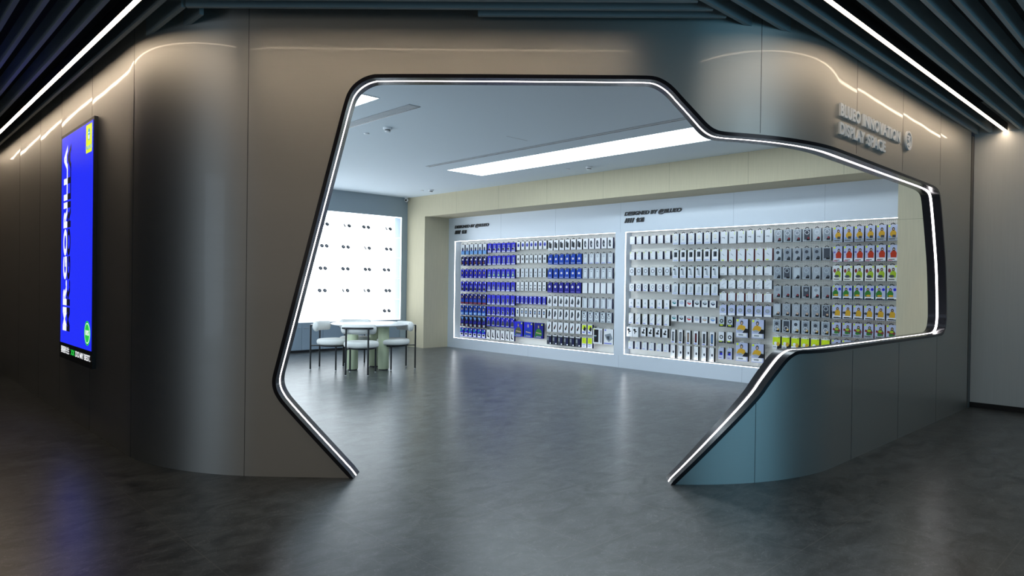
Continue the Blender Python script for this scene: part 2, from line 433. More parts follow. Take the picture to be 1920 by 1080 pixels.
# beige frame around the product wall
XB, XW, XP = 9.12, 9.80, 9.98
struct(MB().box(XB, 2.37, 2.915, XW+0.2, 12.95, ZC), 'wall_beige_upper', M_BEIGE)
struct(MB().box(XB, 12.29, 0, XW+0.2, 12.97, 2.915), 'wall_beige_left', M_BEIGE)
struct(MB().box(XB, 2.37, 0, XW-0.0005, 2.762, 2.915), 'wall_beige_right', M_BEIGE)
k = 20
for y in (11.2, 9.9, 8.6, 7.3, 6.0, 4.7, 3.4):
    struct(MB().box(XB-0.0008, y-0.002, 2.915, XB, y+0.002, ZC), 'trim_%d' % k, mat('beige_joint', (0.30, 0.28, 0.20), 0.8)); k += 1
struct(MB().box(XB-0.0008, 2.37, 2.30, XB, 2.762, 2.304), 'trim_%d' % k, MATS['beige_joint']); k += 1

# product wall with its two bays
BAYS = {'left': (7.55, 12.07, 0.22), 'right': (2.70, 7.33, 0.245)}
ZB1 = 2.392
for nm, b in (('upper', (XW, 2.37, ZB1, XP, 12.29, 2.915)), ('lower', (XW, 2.37, 0, XP, 12.29, 0.22)), ('lower_step', (XW, 2.37, 0.22, XP, 7.33, 0.245)),
              ('left_end', (XW, 12.07, 0.22, XP, 12.29, ZB1)), ('between_bays', (XW, 7.33, 0.22, XP, 7.55, ZB1)), ('right_end', (XW, 2.37, 0.245, XP, 2.70, ZB1))):
    struct(MB().box(*b), 'wall_display_'+nm, M_SHOPWALL)
struct(MB().box(XP+0.012, 2.2, 0, XP+0.1, 13.3, ZC), 'wall_shop_right', M_DARKWALL)
for y, z0, z1 in ((10.55, ZB1, 2.915), (9.0, ZB1, 2.915), (7.44, ZB1, 2.915), (5.28, ZB1, 2.915), (3.9, ZB1, 2.915), (5.1, 0, 0.245), (7.44, 0, 0.22), (9.7, 0, 0.22)):
    struct(MB().box(XW-0.0008, y-0.0015, z0, XW, y+0.0015, z1), 'trim_%d' % k, mat('panel_joint', (0.30, 0.35, 0.42), 0.6)); k += 1
for bn, (y0, y1, z0) in BAYS.items():
    pg = MB().box(XP+0.001, y0, z0, XP+0.011, y1, ZB1).build('pegboard', M_PEG, label='white perforated pegboard in the %s lit display bay' % bn, cat='pegboard', group='pegboards of the product wall')
    xa, xb = XW+0.001, XW+0.015; d = 0.0045
    for nm, b in (('upper edge', (xa, y0, ZB1-d, xb, y1, ZB1-0.0005)), ('lower edge', (xa, y0, z0+0.0005, xb, y1, z0+d)), ('left upright edge', (xa, y1-d, z0+d, xb, y1-0.0005, ZB1-d))):
        MB().box(*b).build('light_strip', M_BAY, label='thin white light strip on the %s of the %s display bay' % (nm, bn), cat='light strip', group='light strips of the display bays')

# shop back wall with the backlit niche
YW = 12.95; NX0, NX1, NZ0, NZ1 = 3.2, 8.95, 0.61, 2.912
mb = MB()
mb.box(1.81, YW, NZ1, XB, 13.3, ZC)
mb.box(NX1, YW, 0, XB, 13.3, NZ1)
mb.box(1.81, YW, 0, NX0, 13.3, NZ1)
mb.box(NX0, YW+0.30, 0, NX1, 13.3, NZ0)
mb.box(NX0, 13.22, NZ0, NX1, 13.3, NZ1)
struct(mb, 'wall_back', mat('shop_back_wall', (0.30, 0.36, 0.40), 0.6))
niche = empty('display_niche', (6.1, 13.1, NZ0), label='large backlit white shelf niche in the rear wall', cat='shelf')
def nb(b, name, m, **kw):
    o = MB().box(*b).build(name, m, **kw); o.parent = niche; o.location = (-6.1, -13.1, -NZ0); return o
nb((NX0, 13.19, NZ0, NX1, 13.22, NZ1), 'backlit_panel', M_BOX, label='glowing white back panel')
nb((NX1-0.01, YW, NZ0, NX1, 13.19, NZ1), 'side_panel', M_REVEAL)
nb((NX1-0.014, YW-0.004, NZ0, NX1+0.008, YW+0.004, NZ1+0.008), 'edge_light', M_BOX)
nb((NX0, YW-0.004, NZ1-0.012, NX1-0.015, YW+0.004, NZ1+0.008), 'edge_light', M_BOX)
nb((NX0, YW+0.0, NZ0-0.004, NX1-0.011, 13.19, NZ0+0.012), 'shelf', M_SHELF)
SHELVES = (1.071, 1.536, 2.004, 2.46)
for z in SHELVES: nb((NX0, YW+0.005, z-0.010, NX1-0.011, 13.19, z+0.004), 'shelf', M_SHELF)
for x in [NX1-0.42-i*0.48 for i in range(7)]:
    for dx in (0, 0.10): nb((x+dx-0.001, 13.186, NZ0+0.013, x+dx+0.001, 13.19, NZ1-0.001), 'panel_joint', mat('acrylic_joint', (0.55, 0.58, 0.62), 0.5, emit=(0.9, 0.95, 1), es=0.55))

# low cabinets under the niche
for i, x0 in enumerate((5.16, 6.10, 7.05, 8.0)):
    c = empty('base_cabinet', (x0+0.47, YW+0.14, 0), label='blue-grey base cabinet under glowing shelves, %s from the left' % ORD[i+1], cat='cabinet', group='base cabinets under the niche')
    w = 0.4735
    MB().box(-w+.001, -0.10, 0.05, w-.001, 0.15, 0.605).build('carcass', M_CABINET, c)
    MB().box(-w, -0.09, 0, w, 0.15, 0.05).build('plinth', M_BLACK, c)
    for sgn in (-1, 1):
        d = MB().box(min(sgn*0.003, sgn*(w-0.002)), -0.136, 0.052, max(sgn*0.003, sgn*(w-0.002)), -0.10, 0.603).build('door', M_CABINET, c)
        MB().tube([(sgn*0.04, -0.15, 0.50), (sgn*0.14, -0.15, 0.50)], 0.005).box(sgn*0.05-.004, -0.15, 0.496, sgn*0.05+.004, -0.136, 0.504).box(sgn*0.13-.004, -0.15, 0.496, sgn*0.13+.004, -0.136, 0.504).build('handle', M_CHROME, d)

# ------------------------------------------------------------------ lobby ceiling: slats and light strips
ZS = 3.40; BT = 0.030; BH = 0.15; QW = 0.0
def bar_between(a, b, z0, z1, w, name, m, parent=None, **kw):
    a = Vector(a); b = Vector(b); t = (b-a).normalized(); nn = Vector((-t.y, t.x))*w/2
    q = [a+nn, a-nn, b-nn, b+nn]
    mb = MB(); mb.add([(p.x, p.y, z0) for p in q]+[(p.x, p.y, z1) for p in q], [(0, 1, 2, 3), (7, 6, 5, 4), (0, 4, 5, 1), (1, 5, 6, 2), (2, 6, 7, 3), (3, 7, 4, 0)])
    return mb.build(name, m, parent, **kw)
def slat(a, b, lab, grp): return bar_between(a, b, ZS, ZS+BH, BT, 'ceiling_slat', M_BAFFLE, label=lab, cat='ceiling slat', group=grp)
# over the right wing (parallel to the sign wall)
yr = [2.48, 2.33, 2.17, 2.03, 1.73, 1.58, 1.43, 1.28, 1.13, 0.98, 0.83, 0.68, 0.53]
names_r = ['shortest slate slat right of the flat front, cut off at the curved metal wall', 'second shortest slate slat, ending at the curved metal wall beside the shortest',
           'slate slat grazing the top of the sign wall', 'slate slat between the sign wall slat and the bright right strip']
for i, y in enumerate(yr):
    if y > 2.2:
        xe = 4.86 if y > 2.4 else 5.30
    else: xe = 10.1
    lab = names_r[i] if i < 4 else 'long slate ceiling slat, %s beyond the bright right strip' % ORD[i-3]
    slat((3.75 if i == 0 else 3.55+0.0*i, y), (xe, y), lab, 'slats over the right wing')
# over the left wing
xl = [1.83, 1.69, 1.55, 1.27, 1.12, 0.97, 0.82, 0.67, 0.52]
names_l = ['stub of dark slat at the left end of the front slats', 'short dark slat beside the stub, ending at the left metal wall',
           'long dark slat between left metal wall and bright left strip']
D45 = {1.83: 4.98, 1.69: 4.85, 1.55: 4.71}
for i, x in enumerate(xl):
    ya = (D45[x]*math.sqrt(2)-x) if x in D45 else 4.75
    yb = {1.83: 5.56, 1.69: 5.98}.get(x, 14.0)
    lab = names_l[i] if i < 3 else 'long dark ceiling slat, %s beyond the bright left strip' % ORD[i-2]
    slat((x, ya), (x, yb), lab, 'slats over the left wing')
# across the flat front
for i, (D, x0, y1) in enumerate(((4.98, 1.83, None), (4.98, None, 2.52), (4.85, 1.69, 2.52), (4.71, 1.55, 2.52), (4.36, 1.7, 2.3))):
    s2 = D*math.sqrt(2)
    if i == 0: a, b = (1.83+BT/2, s2-1.83-BT/2), (3.10, s2-3.10)
    elif i == 1: a, b = (3.26, s2-3.26), (s2-2.52, 2.52)
    else: a, b = (x0+BT/2, s2-x0-BT/2), (s2-y1, y1)
    if i == 0: continue
    lab = ['', 'shorter slate slat nearest the flat metal front, starting near its middle', 'full length slate slat across the flat front, nearest the metal', 'full length slate slat across the flat front, second from the metal', 'slate slat across the front, in front of the hidden centre strip'][i]
    slat(a, b, lab, 'slats across the flat front')
def strip_light(a, b, lab):
    a = Vector(a); b = Vector(b); mid = (a+b)/2
    r = empty('linear_ceiling_light', (mid.x, mid.y, ZS), label=lab, cat='ceiling light', group='lobby light strips')
    h = bar_between(a-mid, b-mid, 0.012, 0.09, 0.046, 'housing', M_BLACK, r)
    nn = (b-a).normalized(); nn = Vector((-nn.y, nn.x))*0.021
    for sg_ in (-1, 1): bar_between(a-mid+nn*sg_, b-mid+nn*sg_, 0.0, 0.0119, 0.004, 'side_lip', M_BLACK, r)
    d = bar_between(a-mid, b-mid, 0.003, 0.0119, 0.036, 'diffuser', M_STRIP, r)
strip_light((1.42, 5.05), (1.42, 13.98), 'warm glowing light strip running along the left ceiling')
strip_light((4.1, 1.88), (10.08, 1.88), 'warm glowing light strip running along the right ceiling')
strip_light((1.44, 4.86), (3.75, 2.55), 'warm light strip over the flat front, seen reflected in its metal')

# ------------------------------------------------------------------ shop ceiling fittings
def ceiling_panel(x0, y0, x1, y1, lab):
    r = empty('ceiling_light_panel', ((x0+x1)/2, (y0+y1)/2, ZC), label=lab, cat='ceiling light', group='glowing ceiling panels of the shop')
    hx, hy = (x1-x0)/2, (y1-y0)/2
    MB().box(-hx, -hy, -0.004, hx, hy, -0.0005).build('diffuser', M_PANEL, r)
    mb = MB(); f = 0.008
    for b in ((-hx-f, -hy-f, hx+f, -hy), (-hx-f, hy, hx+f, hy+f), (-hx-f, -hy, -hx, hy), (hx, -hy, hx+f, hy)): mb.box(b[0], b[1], -0.006, b[2], b[3], -0.0005)
    mb.build('frame', M_WHITEP, r)
ceiling_panel(7.26, 3.2, 8.04, 9.17, 'long glowing ceiling panel running beside the beige wall')
ceiling_panel(3.15, 6.12, 3.93, 11.0, 'glowing ceiling panel, only its corner showing at the entrance edge')
def grille(x0, y0, x1, y1, lab, slats):
    r = empty('air_grille', ((x0+x1)/2, (y0+y1)/2, ZC), label=lab, cat='air vent', group='slim ceiling air grilles')
    hx, hy = (x1-x0)/2, (y1-y0)/2
    MB().box(-hx, -hy, -0.003, hx, hy, -0.0005).build('backing', mat('grille_shadow', (0.30, 0.33, 0.36), 0.7), r)
    mb = MB(); mb.box(hx-0.012, -hy, -0.006, hx, hy, -0.003)
    mb.build('slot', M_BLACK, r)
    mb = MB(); n = slats
    mb.box(-hx, -hy, -0.0045, hx-0.013, hy, -0.003)
    for i in range(n): yy = -hy+2*hy*(i+0.5)/n; mb.box(-hx, yy-hy/n*0.6, -0.006, hx-0.014, yy+hy/n*0.6, -0.003)
    mb.build('louvres', mat('louvre_grey', (0.52, 0.55, 0.58), 0.6), r)
grille(4.29, 6.09, 4.44, 9.5, 'slim ceiling air grille beside the cut off light panel', 60)
grille(6.78, 3.6, 6.86, 9.14, 'slim ceiling air slot beside the long light panel', 20)
struct(MB().box(6.10, 6.484, ZC-0.001, 6.49, 6.488, ZC), 'trim_%d' % k, M_BLACK); k += 1
for (x, y), lab in zip(((4.77, 7.22), (8.60, 7.18), (8.60, 11.39)), ('white smoke detector near the left air grille', 'white smoke detector between long light panel and beige wall', 'white smoke detector near the corner camera')):
    r = empty('smoke_detector', (x, y, ZC), label=lab, cat='smoke detector', group='shop smoke detectors')
    MB().lathe([(0.055, -0.001), (0.055, -0.018), (0.048, -0.028)], 24).build('base', M_WHITEP, r)
    MB().lathe([(0.034, -0.028), (0.034, -0.040)], 18).build('sensing_ring', M_BLACK, r)
    MB().lathe([(0.038, -0.040), (0.036, -0.050), (0.020, -0.056)], 24).build('cap', M_WHITEP, r)
for (x, y), lab in zip(((4.76, 7.69), (8.53, 7.57), (8.53, 11.6)), ('small white ceiling disc beside the left smoke detector', 'small white ceiling disc beside the middle smoke detector', 'small white ceiling disc beside the far smoke detector')):
    MB().lathe([(0.036, -0.001), (0.036, -0.006), (0.026, -0.012), (0.006, -0.014)], 24).build('sprinkler_cover', M_WHITEP, loc=(x, y, ZC), label=lab, cat='sprinkler', group='ceiling discs')
r = empty('security_camera', (9.02, 12.86, ZC), label='small white dome camera in the far upper corner of the shop', cat='security camera')
MB().lathe([(0.045, -0.0005), (0.045, -0.015), (0.02, -0.022)], 20).build('mount', M_WHITEP, r)
MB().lathe([(0.002, -0.0215), (0.03, -0.03), (0.042, -0.05), (0.044, -0.062), (0.036, -0.085), (0.018, -0.10), (0.002, -0.103)], 24).build('housing', M_WHITEP, r)
h = MB().lathe([(0.024, 0), (0.024, 0.010), (0.014, 0.014)], 18).build('lens', M_BLACK, r, loc=(-0.030, -0.026, -0.066), label='black lens')
h.rotation_euler = Vector((-0.7, -0.6, -0.35)).to_track_quat('Z', 'Y').to_euler()

# ------------------------------------------------------------------ lettering
RY = (PI/2, 0, 0); RX = (PI/2, 0, -PI/2)
sg = empty('wall_sign', (6.5, 2.2, 2.84), label='raised pale shop name letters on the curved metal wall', cat='sign')
def on(parent, o): o.location = Vector(o.location)-parent.location; o.parent = parent; return o
on(sg, text_mesh('sign_letters', 'BLUEO', M_LETTER, 0.440, 0.106, 0.016, 0.034, spacing=1.08, loc=(5.775, 2.1995, 2.866), rot=RY))
on(sg, text_mesh('sign_letters', 'INNOVATION', M_LETTER, 0.975, 0.106, 0.016, 0.034, spacing=1.08, loc=(6.275, 2.1995, 2.866), rot=RY))
on(sg, text_mesh('sign_letters', 'DISPLAY', M_LETTER, 0.555, 0.102, 0.016, 0.034, spacing=1.08, loc=(5.770, 2.1995, 2.716), rot=RY))
on(sg, text_mesh('sign_letters', 'SPACE', M_LETTER, 0.460, 0.102, 0.016, 0.034, spacing=1.08, loc=(6.385, 2.1995, 2.716), rot=RY))
# round mark beside the letters
lg = empty('round_mark', (7.508, 2.2, 2.928), label='round pale zigzag mark right of the shop name letters', cat='sign')
def ring(mb, r1, r0, y0, y1, c=(0, 0), n=40):
    vs = []
    for k in range(n):
        a = 2*PI*k/n
        for r_, y in ((r1, y0), (r1, y1), (r0, y1), (r0, y0)): vs.append((c[0]+r_*math.cos(a), y, c[1]+r_*math.sin(a)))
    fs = []
    for k in range(n):
        for j in range(4): fs.append((k*4+j, k*4+(j+1) % 4, ((k+1) % n)*4+(j+1) % 4, ((k+1) % n)*4+j))
    mb.add(vs, fs)
mb = MB(); ring(mb, 0.094, 0.076, -0.0005, -0.018); mb.build('ring', M_LETTER, lg)
mb = MB()
zz = [(-0.050, 0.050), (0.050, 0.050), (0.012, 0.004), (0.052, -0.018), (0.020, -0.060), (-0.052, -0.050), (-0.010, -0.036), (0.018, -0.016), (-0.030, 0.010), (0.000, 0.034), (-0.052, 0.034)]
n = len(zz)
mb.add([(x, -0.0005, z) for x, z in zz]+[(x, -0.016, z) for x, z in zz], [tuple(range(n)), tuple(range(2*n-1, n-1, -1))]+[(i, (i+1) % n, n+(i+1) % n, n+i) for i in range(n)])
mb.build('zigzag', M_LETTER, lg)

# headings over the bays
for bn, yl in (('left', 12.07), ('right', 7.35)):
    hd = empty('bay_heading', (XW, yl, 2.65), label='black raised heading letters above the %s pegboard' % bn, cat='sign', group='headings over the display bays')
    on(hd, text_mesh('heading_letters', 'DESIGNED BY @BLUEO', M_BLACK, 1.15, 0.088, 0.015, 0.042, 0.25, loc=(XW-0.0002, yl, 2.660), rot=RX))
    mb = MB()
    for i in range(4):
        y0 = 0.0-0.050*i; sh = 0.035
        q = [(y0, 0), (y0-0.030, 0), (y0-0.030-sh, 0.082), (y0-sh, 0.082)]
        mb.add([(-0.0002, a, b) for a, b in q]+[(-0.015, a, b) for a, b in q], [(0, 1, 2, 3), (7, 6, 5, 4), (0, 4, 5, 1), (1, 5, 6, 2), (2, 6, 7, 3), (3, 7, 4, 0)])
    o = mb.build('heading_stripes', M_BLACK, loc=(XW, yl, 2.552)); on(hd, o)
    on(hd, text_mesh('heading_letters', '化羽', M_BLACK, 0.165, 0.082, 0.015, 0.032, 0.15, loc=(XW-0.0002, yl-0.25, 2.552), rot=RX))

# ------------------------------------------------------------------ poster screen on the left wing
XS = 1.618
scr = empty('advertising_screen', (1.65, 8.10, 1.8), label='tall glowing blue advertising screen on the left metal wall', cat='screen')
def sc_o(o): return on(scr, o)
BZ0, BZ1, BY0, BY1 = 0.640, 2.965, 7.352, 8.672
sc_o(MB().box(XS, BY0-0.03, BZ0-0.03, 1.6495, BY1+0.03, BZ1+0.01).build('bezel', M_BLACK))
def ms(name, c, s=1.0): return mat(name, (0.01, 0.01, 0.01), 0.25, emit=c, es=s*E_SCREEN)
sc_o(MB().box(XS-0.002, BY0, 0.775, XS-0.0002, BY1, BZ1-0.02).build('picture', ms('screen_blue', (0.016, 0.030, 1.0), 0.95), label='saturated blue picture'))
def xt(body, y_left, z0, w, h, m, layer=1, rot=RX, bold=0.03, sh=0.0, nm='screen_letters'):
    return sc_o(text_mesh(nm, body, m, w, h, 0, bold, sh, loc=(XS-0.002-0.0006*layer, y_left, z0), rot=rot))
SW = ms('screen_white', (0.95, 0.97, 1.0), 1.0); SK = ms('screen_black', (0.004, 0.004, 0.02), 1.0); SG = ms('screen_green', (0.02, 0.55, 0.06), 1.0)
SY = ms('screen_yellow', (0.80, 0.90, 0.02), 1.0); SB = ms('screen_cyan', (0.01, 0.35, 0.75), 1.0)
RV = Matrix.Rotation(-PI/2, 4, 'Z') @ Matrix.Rotation(PI/2, 4, 'X') @ Matrix.Rotation(PI/2, 4, 'Z')
xt('MR.GORILLA', 8.235, 0.906, 1.94, 0.155, SK, 1, RV.to_euler(), 0.045)
xt('MR.GORILLA', 8.385, 0.906, 1.94, 0.175, SW, 2, RV.to_euler(), 0.045)
xt('猩猩先生', 8.63, 0.668, 0.37, 0.072, SW, 1, RX, 0.018)
xt('XX', 8.185, 0.674, 0.175, 0.055, SG, 1, RX, 0.05)
xt('DO MY BEST.', 7.975, 0.672, 0.59, 0.058, SW, 1, RX, 0.02)
def card(pts, m, layer, name):
    n = len(pts); x = XS-0.002-0.0006*layer
    return sc_o(MB().add([(x, y, z) for y, z in pts], [tuple(range(n))]).build(name, m))
def rr(yL, z0, yR, z1, r, n=5):
    out = []
    for cy, cz, a in ((yL-r, z0+r, PI), (yR+r, z0+r, 1.5*PI), (yR+r, z1-r, 0), (yL-r, z1-r, 0.5*PI)):
        for i in range(n+1):
            t = a+i*PI/2/n; out.append((cy-r*math.cos(t), cz+r*math.sin(t)))
    return out
def ell(cy, cz, ry, rz, n=24): return [(cy-ry*math.cos(2*PI*i/n), cz+rz*math.sin(2*PI*i/n)) for i in range(n)]
card(rr(7.622, 2.655, 7.39, 2.925, 0.014), SY, 1, 'logo_tag')
card([(7.505+0.05*a, 2.825+0.062*b) for a, b in ((0, -1), (-0.75, -0.45), (-0.85, 0.2), (-0.45, 0.85), (0, 1), (0.45, 0.85), (0.85, 0.2), (0.75, -0.45))][::-1], SB, 2, 'logo_emblem')
card(rr(7.530, 2.838, 7.480, 2.850, 0.004), SW, 3, 'logo_emblem_bar')
card(rr(7.528, 2.785, 7.482, 2.825, 0.012), SW, 3, 'logo_emblem_bar')
xt('BLUEO', 7.60, 2.69, 0.19, 0.034, SB, 2, RX, 0.03, nm='logo_letters')
card(ell(7.505, 0.935, 0.118, 0.118), SG, 1, 'round_badge')
card(ell(7.505, 0.935, 0.098, 0.098), SW, 2, 'round_badge_ring')
card(ell(7.505, 0.935, 0.090, 0.090), SG, 3, 'round_badge_centre')
xt('100%', 7.575, 0.915, 0.14, 0.05, SW, 4, RX, 0.03, nm='badge_letters')

# ------------------------------------------------------------------ table and chairs
tb = empty('round_table', (6.40, 10.10, 0), label='round white table on three sage green column legs', cat='table')
MB().lathe([(0.61, 0.722), (0.676, 0.736), (0.682, 0.746), (0.676, 0.752), (0.30, 0.753)], 72).build('tabletop', M_TABLE, tb)
for x, y in ((-0.44, -0.13), (-0.03, -0.42), (0.09, 0.05)):
    l = MB().lathe([(0.088, 0.018), (0.090, 0.022), (0.090, 0.720), (0.088, 0.7215)], 40).build('leg', M_GREEN, tb, loc=(x, y, 0), label='sage green column')
    MB().lathe([(0.080, 0.0), (0.080, 0.018)], 32).build('base_disc', M_BLACK, l)

def make_chair():
    r = empty('dining_chair')
    prof = [(0.02, 0.415), (0.235, 0.415), (0.258, 0.420), (0.271, 0.434), (0.275, 0.455), (0.274, 0.478), (0.264, 0.497), (0.240, 0.508), (0.12, 0.514), (0.01, 0.515)]
    MB().lathe(prof, 48).build('seat', M_BOUCLE, r)
    # bolster back, bowed round the sitter; front is +Y
    pts = []; rad = []
    for i in range(25):
        a = -1.02+2.04*i/24
        pts.append((0.30*math.sin(a)*1.02, -0.285+0.15*(1-math.cos(a))*1.6, 0.715)); rad.append(1.0)
    mb = MB(); rings = []; n = 20
    for i, p in enumerate(pts):
        a = -1.02+2.04*i/24; t = Vector((math.cos(a), 0.8*math.sin(a), 0)).normalized(); nn = Vector((-t.y, t.x, 0))
        e = min(1.0, min(i, 24-i)/2.0); k_ = math.sqrt(max(0.0, 1-(1-e)**2))*0.85+0.15 if e < 1 else 1.0
        rings += [Vector(p)+nn*0.050*k_*math.cos(2*PI*j/n)+Vector((0, 0, 0.078*k_*math.sin(2*PI*j/n)*(1.0))) for j in range(n)]
    fs = [(i*n+j, i*n+(j+1) % n, (i+1)*n+(j+1) % n, (i+1)*n+j) for i in range(24) for j in range(n)]
    fs += [tuple(range(n-1, -1, -1)), tuple(24*n+j for j in range(n))]
    mb.add(rings, fs, 0, True).build('backrest', M_BOUCLE, r)
    R = 0.014
    MB().tube([(x, -0.342+0.05*(x/0.24)**2, 0.735) for x in [-0.24+0.02*i for i in range(25)]], R).build('back_rail', M_BLACK, r)
    MB().tube([(0.222*math.cos(2*PI*i/40), 0.222*math.sin(2*PI*i/40), 0.402) for i in range(41)], 0.012, cap=False).build('seat_ring', M_BLACK, r)
    for sx in (-1, 1):
        x = sx*0.172
        l = MB().tube([(x, -0.328, 0.012), (x, -0.328, 0.735)], R).build('leg', M_BLACK, r)
        MB().lathe([(0.011, 0.0), (0.013, 0.002), (0.013, 0.014)], 12, (x, -0.328, 0)).build('foot_cap', M_WHITEP, l)
        MB().tube([(x, -0.328, 0.402), (x*0.85, -0.165, 0.402)], 0.010).build('bracket', M_BLACK, r)
        x2 = sx*0.205
        l = MB().tube([(x2, 0.128, 0.012), (x2, 0.128, 0.418)], R).build('leg', M_BLACK, r)
        MB().lathe([(0.011, 0.0), (0.013, 0.002), (0.013, 0.014)], 12, (x2, 0.128, 0)).build('foot_cap', M_WHITEP, l)
    return r
ch = make_chair()
CH = [((5.86, 9.54), (0.68, 0.73), 'white round seat chair with its back to the entrance, in front of the table'),
      ((5.76, 10.23), (0.60, -0.80), 'white round seat chair at the left side of the table'),
      ((6.57, 9.70), (-1.0, 0.16), 'white round seat chair at the right side of the table'),
      ((6.23, 10.42), (-0.30, -0.95), 'white round seat chair behind the table, mostly hidden by it')]
CH[3] = ((6.29, 10.43), (-0.48, -0.88), CH[3][2])
for i, ((x, y), (dx, dy), lab) in enumerate(CH):
    o = ch if i == 0 else copy_tree(ch)
    o.location = (x, y, 0); o.rotation_euler = (0, 0, math.atan2(dy, dx)-PI/2)
    prop(o, label=lab, cat='chair', group='chairs around the round table')

# ------------------------------------------------------------------ small stands on the backlit shelves
M_STEM = mat('clear_stem', (0.50, 0.54, 0.58), 0.2)
def make_stand():
    r = empty('charger_stand')
    MB().lathe([(0.030, 0.0), (0.030, 0.003), (0.010, 0.005)], 20).build('base', M_STEM, r)
    MB().tube([(0, 0, 0.004), (0, 0, 0.165)], 0.0035, 8).build('stem', M_STEM, r)
    h = MB().lathe([(0.030, -0.007), (0.041, -0.005), (0.041, 0.005), (0.034, 0.008), (0.014, 0.008), (0.012, 0.005)], 28).build('charging_disc', mat('ink_blue_black', (0.012, 0.018, 0.035), 0.3), r, loc=(0, 0, 0.186), label='dark round disc')
    h.rotation_euler = (1.05, 0.0, 0.0)
    MB().lathe([(0.010, 0.0052), (0.010, 0.0085)], 16).build('centre_mark', M_STEM, h)
    return r
PAIRS = {5: [(7.05, 7.161), (7.572, 7.681), (8.042, 8.156), (8.622, 8.727)],
         4: [(7.045, 7.155), (7.545, 7.66), (8.085, 8.185), (8.635, 8.745)],
         3: [(7.02, 7.125), (7.545, 7.66), (8.095, 8.195), (8.585, 8.695)],
         2: [(7.005, 7.125), (7.555, 7.66), (8.08, 8.18), (8.635, 8.727)],
         1: [(8.60, 8.719)]}
SZ = {5: 2.464, 4: 2.008, 3: 1.540, 2: 1.075, 1: 0.622}
RN = {5: 'top', 4: 'second', 3: 'third', 2: 'fourth', 1: 'lowest'}
PN = {0: 'leftmost', 1: 'second', 2: 'third', 3: 'rightmost'}
thin = {(5, 1), (5, 3), (4, 2), (2, 1), (2, 2)}
st0 = None
for row, prs in PAIRS.items():
    for pi, pr in enumerate(prs):
        for q, x in enumerate(pr):
            if st0 is None: o = st0 = make_stand()
            else: o = copy_tree(st0)
            o.location = (x, 13.05, SZ[row])
            edge = (row, pi) in thin and q == 0
            if edge: o.rotation_euler = (0, 0, 0.72)
            side = 'left' if q == 0 else 'right'
            where = 'only pair on the lowest backlit shelf' if row == 1 else '%s pair, %s backlit shelf down' % (PN[pi], RN[row])
            if row == 5: where = '%s pair, top backlit shelf' % PN[pi]
            prop(o, label='dark disc on thin stem%s, %s of the %s' % (', seen edge-on' if edge else '', side, where), cat='charger', group='disc stands on the backlit shelves')
        t = MB().box(-0.022, -0.002, 0, 0.022, 0.002, 0.010).build('price_tag', M_STEM, loc=(pr[0]-0.075, 13.0, SZ[row]))
        where = 'lowest' if row == 1 else RN[row]
        prop(t, label='tiny grey price tag left of the %s disc pair, %s backlit shelf' % ('only' if row == 1 else PN[pi], where), cat='price tag', group='price tags on the backlit shelves')

# ------------------------------------------------------------------ boxed goods on the pegboards
C = dict(white=(0.80, 0.82, 0.86), offwhite=(0.70, 0.74, 0.80), pale=(0.46, 0.52, 0.58), grey=(0.25, 0.29, 0.34), dgrey=(0.05, 0.06, 0.08), black=(0.006, 0.007, 0.010),
         navy=(0.006, 0.008, 0.06), blue=(0.018, 0.022, 0.62), dblue=(0.008, 0.010, 0.26), cobalt=(0.004, 0.055, 0.42), sky=(0.16, 0.36, 0.75), lilac=(0.16, 0.19, 0.66),
         lime=(0.62, 0.78, 0.02), olive=(0.35, 0.50, 0.03), green=(0.035, 0.20, 0.035), khaki=(0.09, 0.11, 0.06), mustard=(0.62, 0.36, 0.03), red=(0.48, 0.04, 0.012), wine=(0.22, 0.03, 0.04),
         teal=(0.02, 0.25, 0.26), lavender=(0.46, 0.51, 0.72), skin=(0.55, 0.38, 0.28), silver=(0.34, 0.38, 0.43), bright_red=(0.65, 0.02, 0.03), purple=(0.16, 0.14, 0.50), ivory=(0.72, 0.72, 0.66))
def CM(n): return mat('print_'+n, C[n], 0.45, spec=0.18)
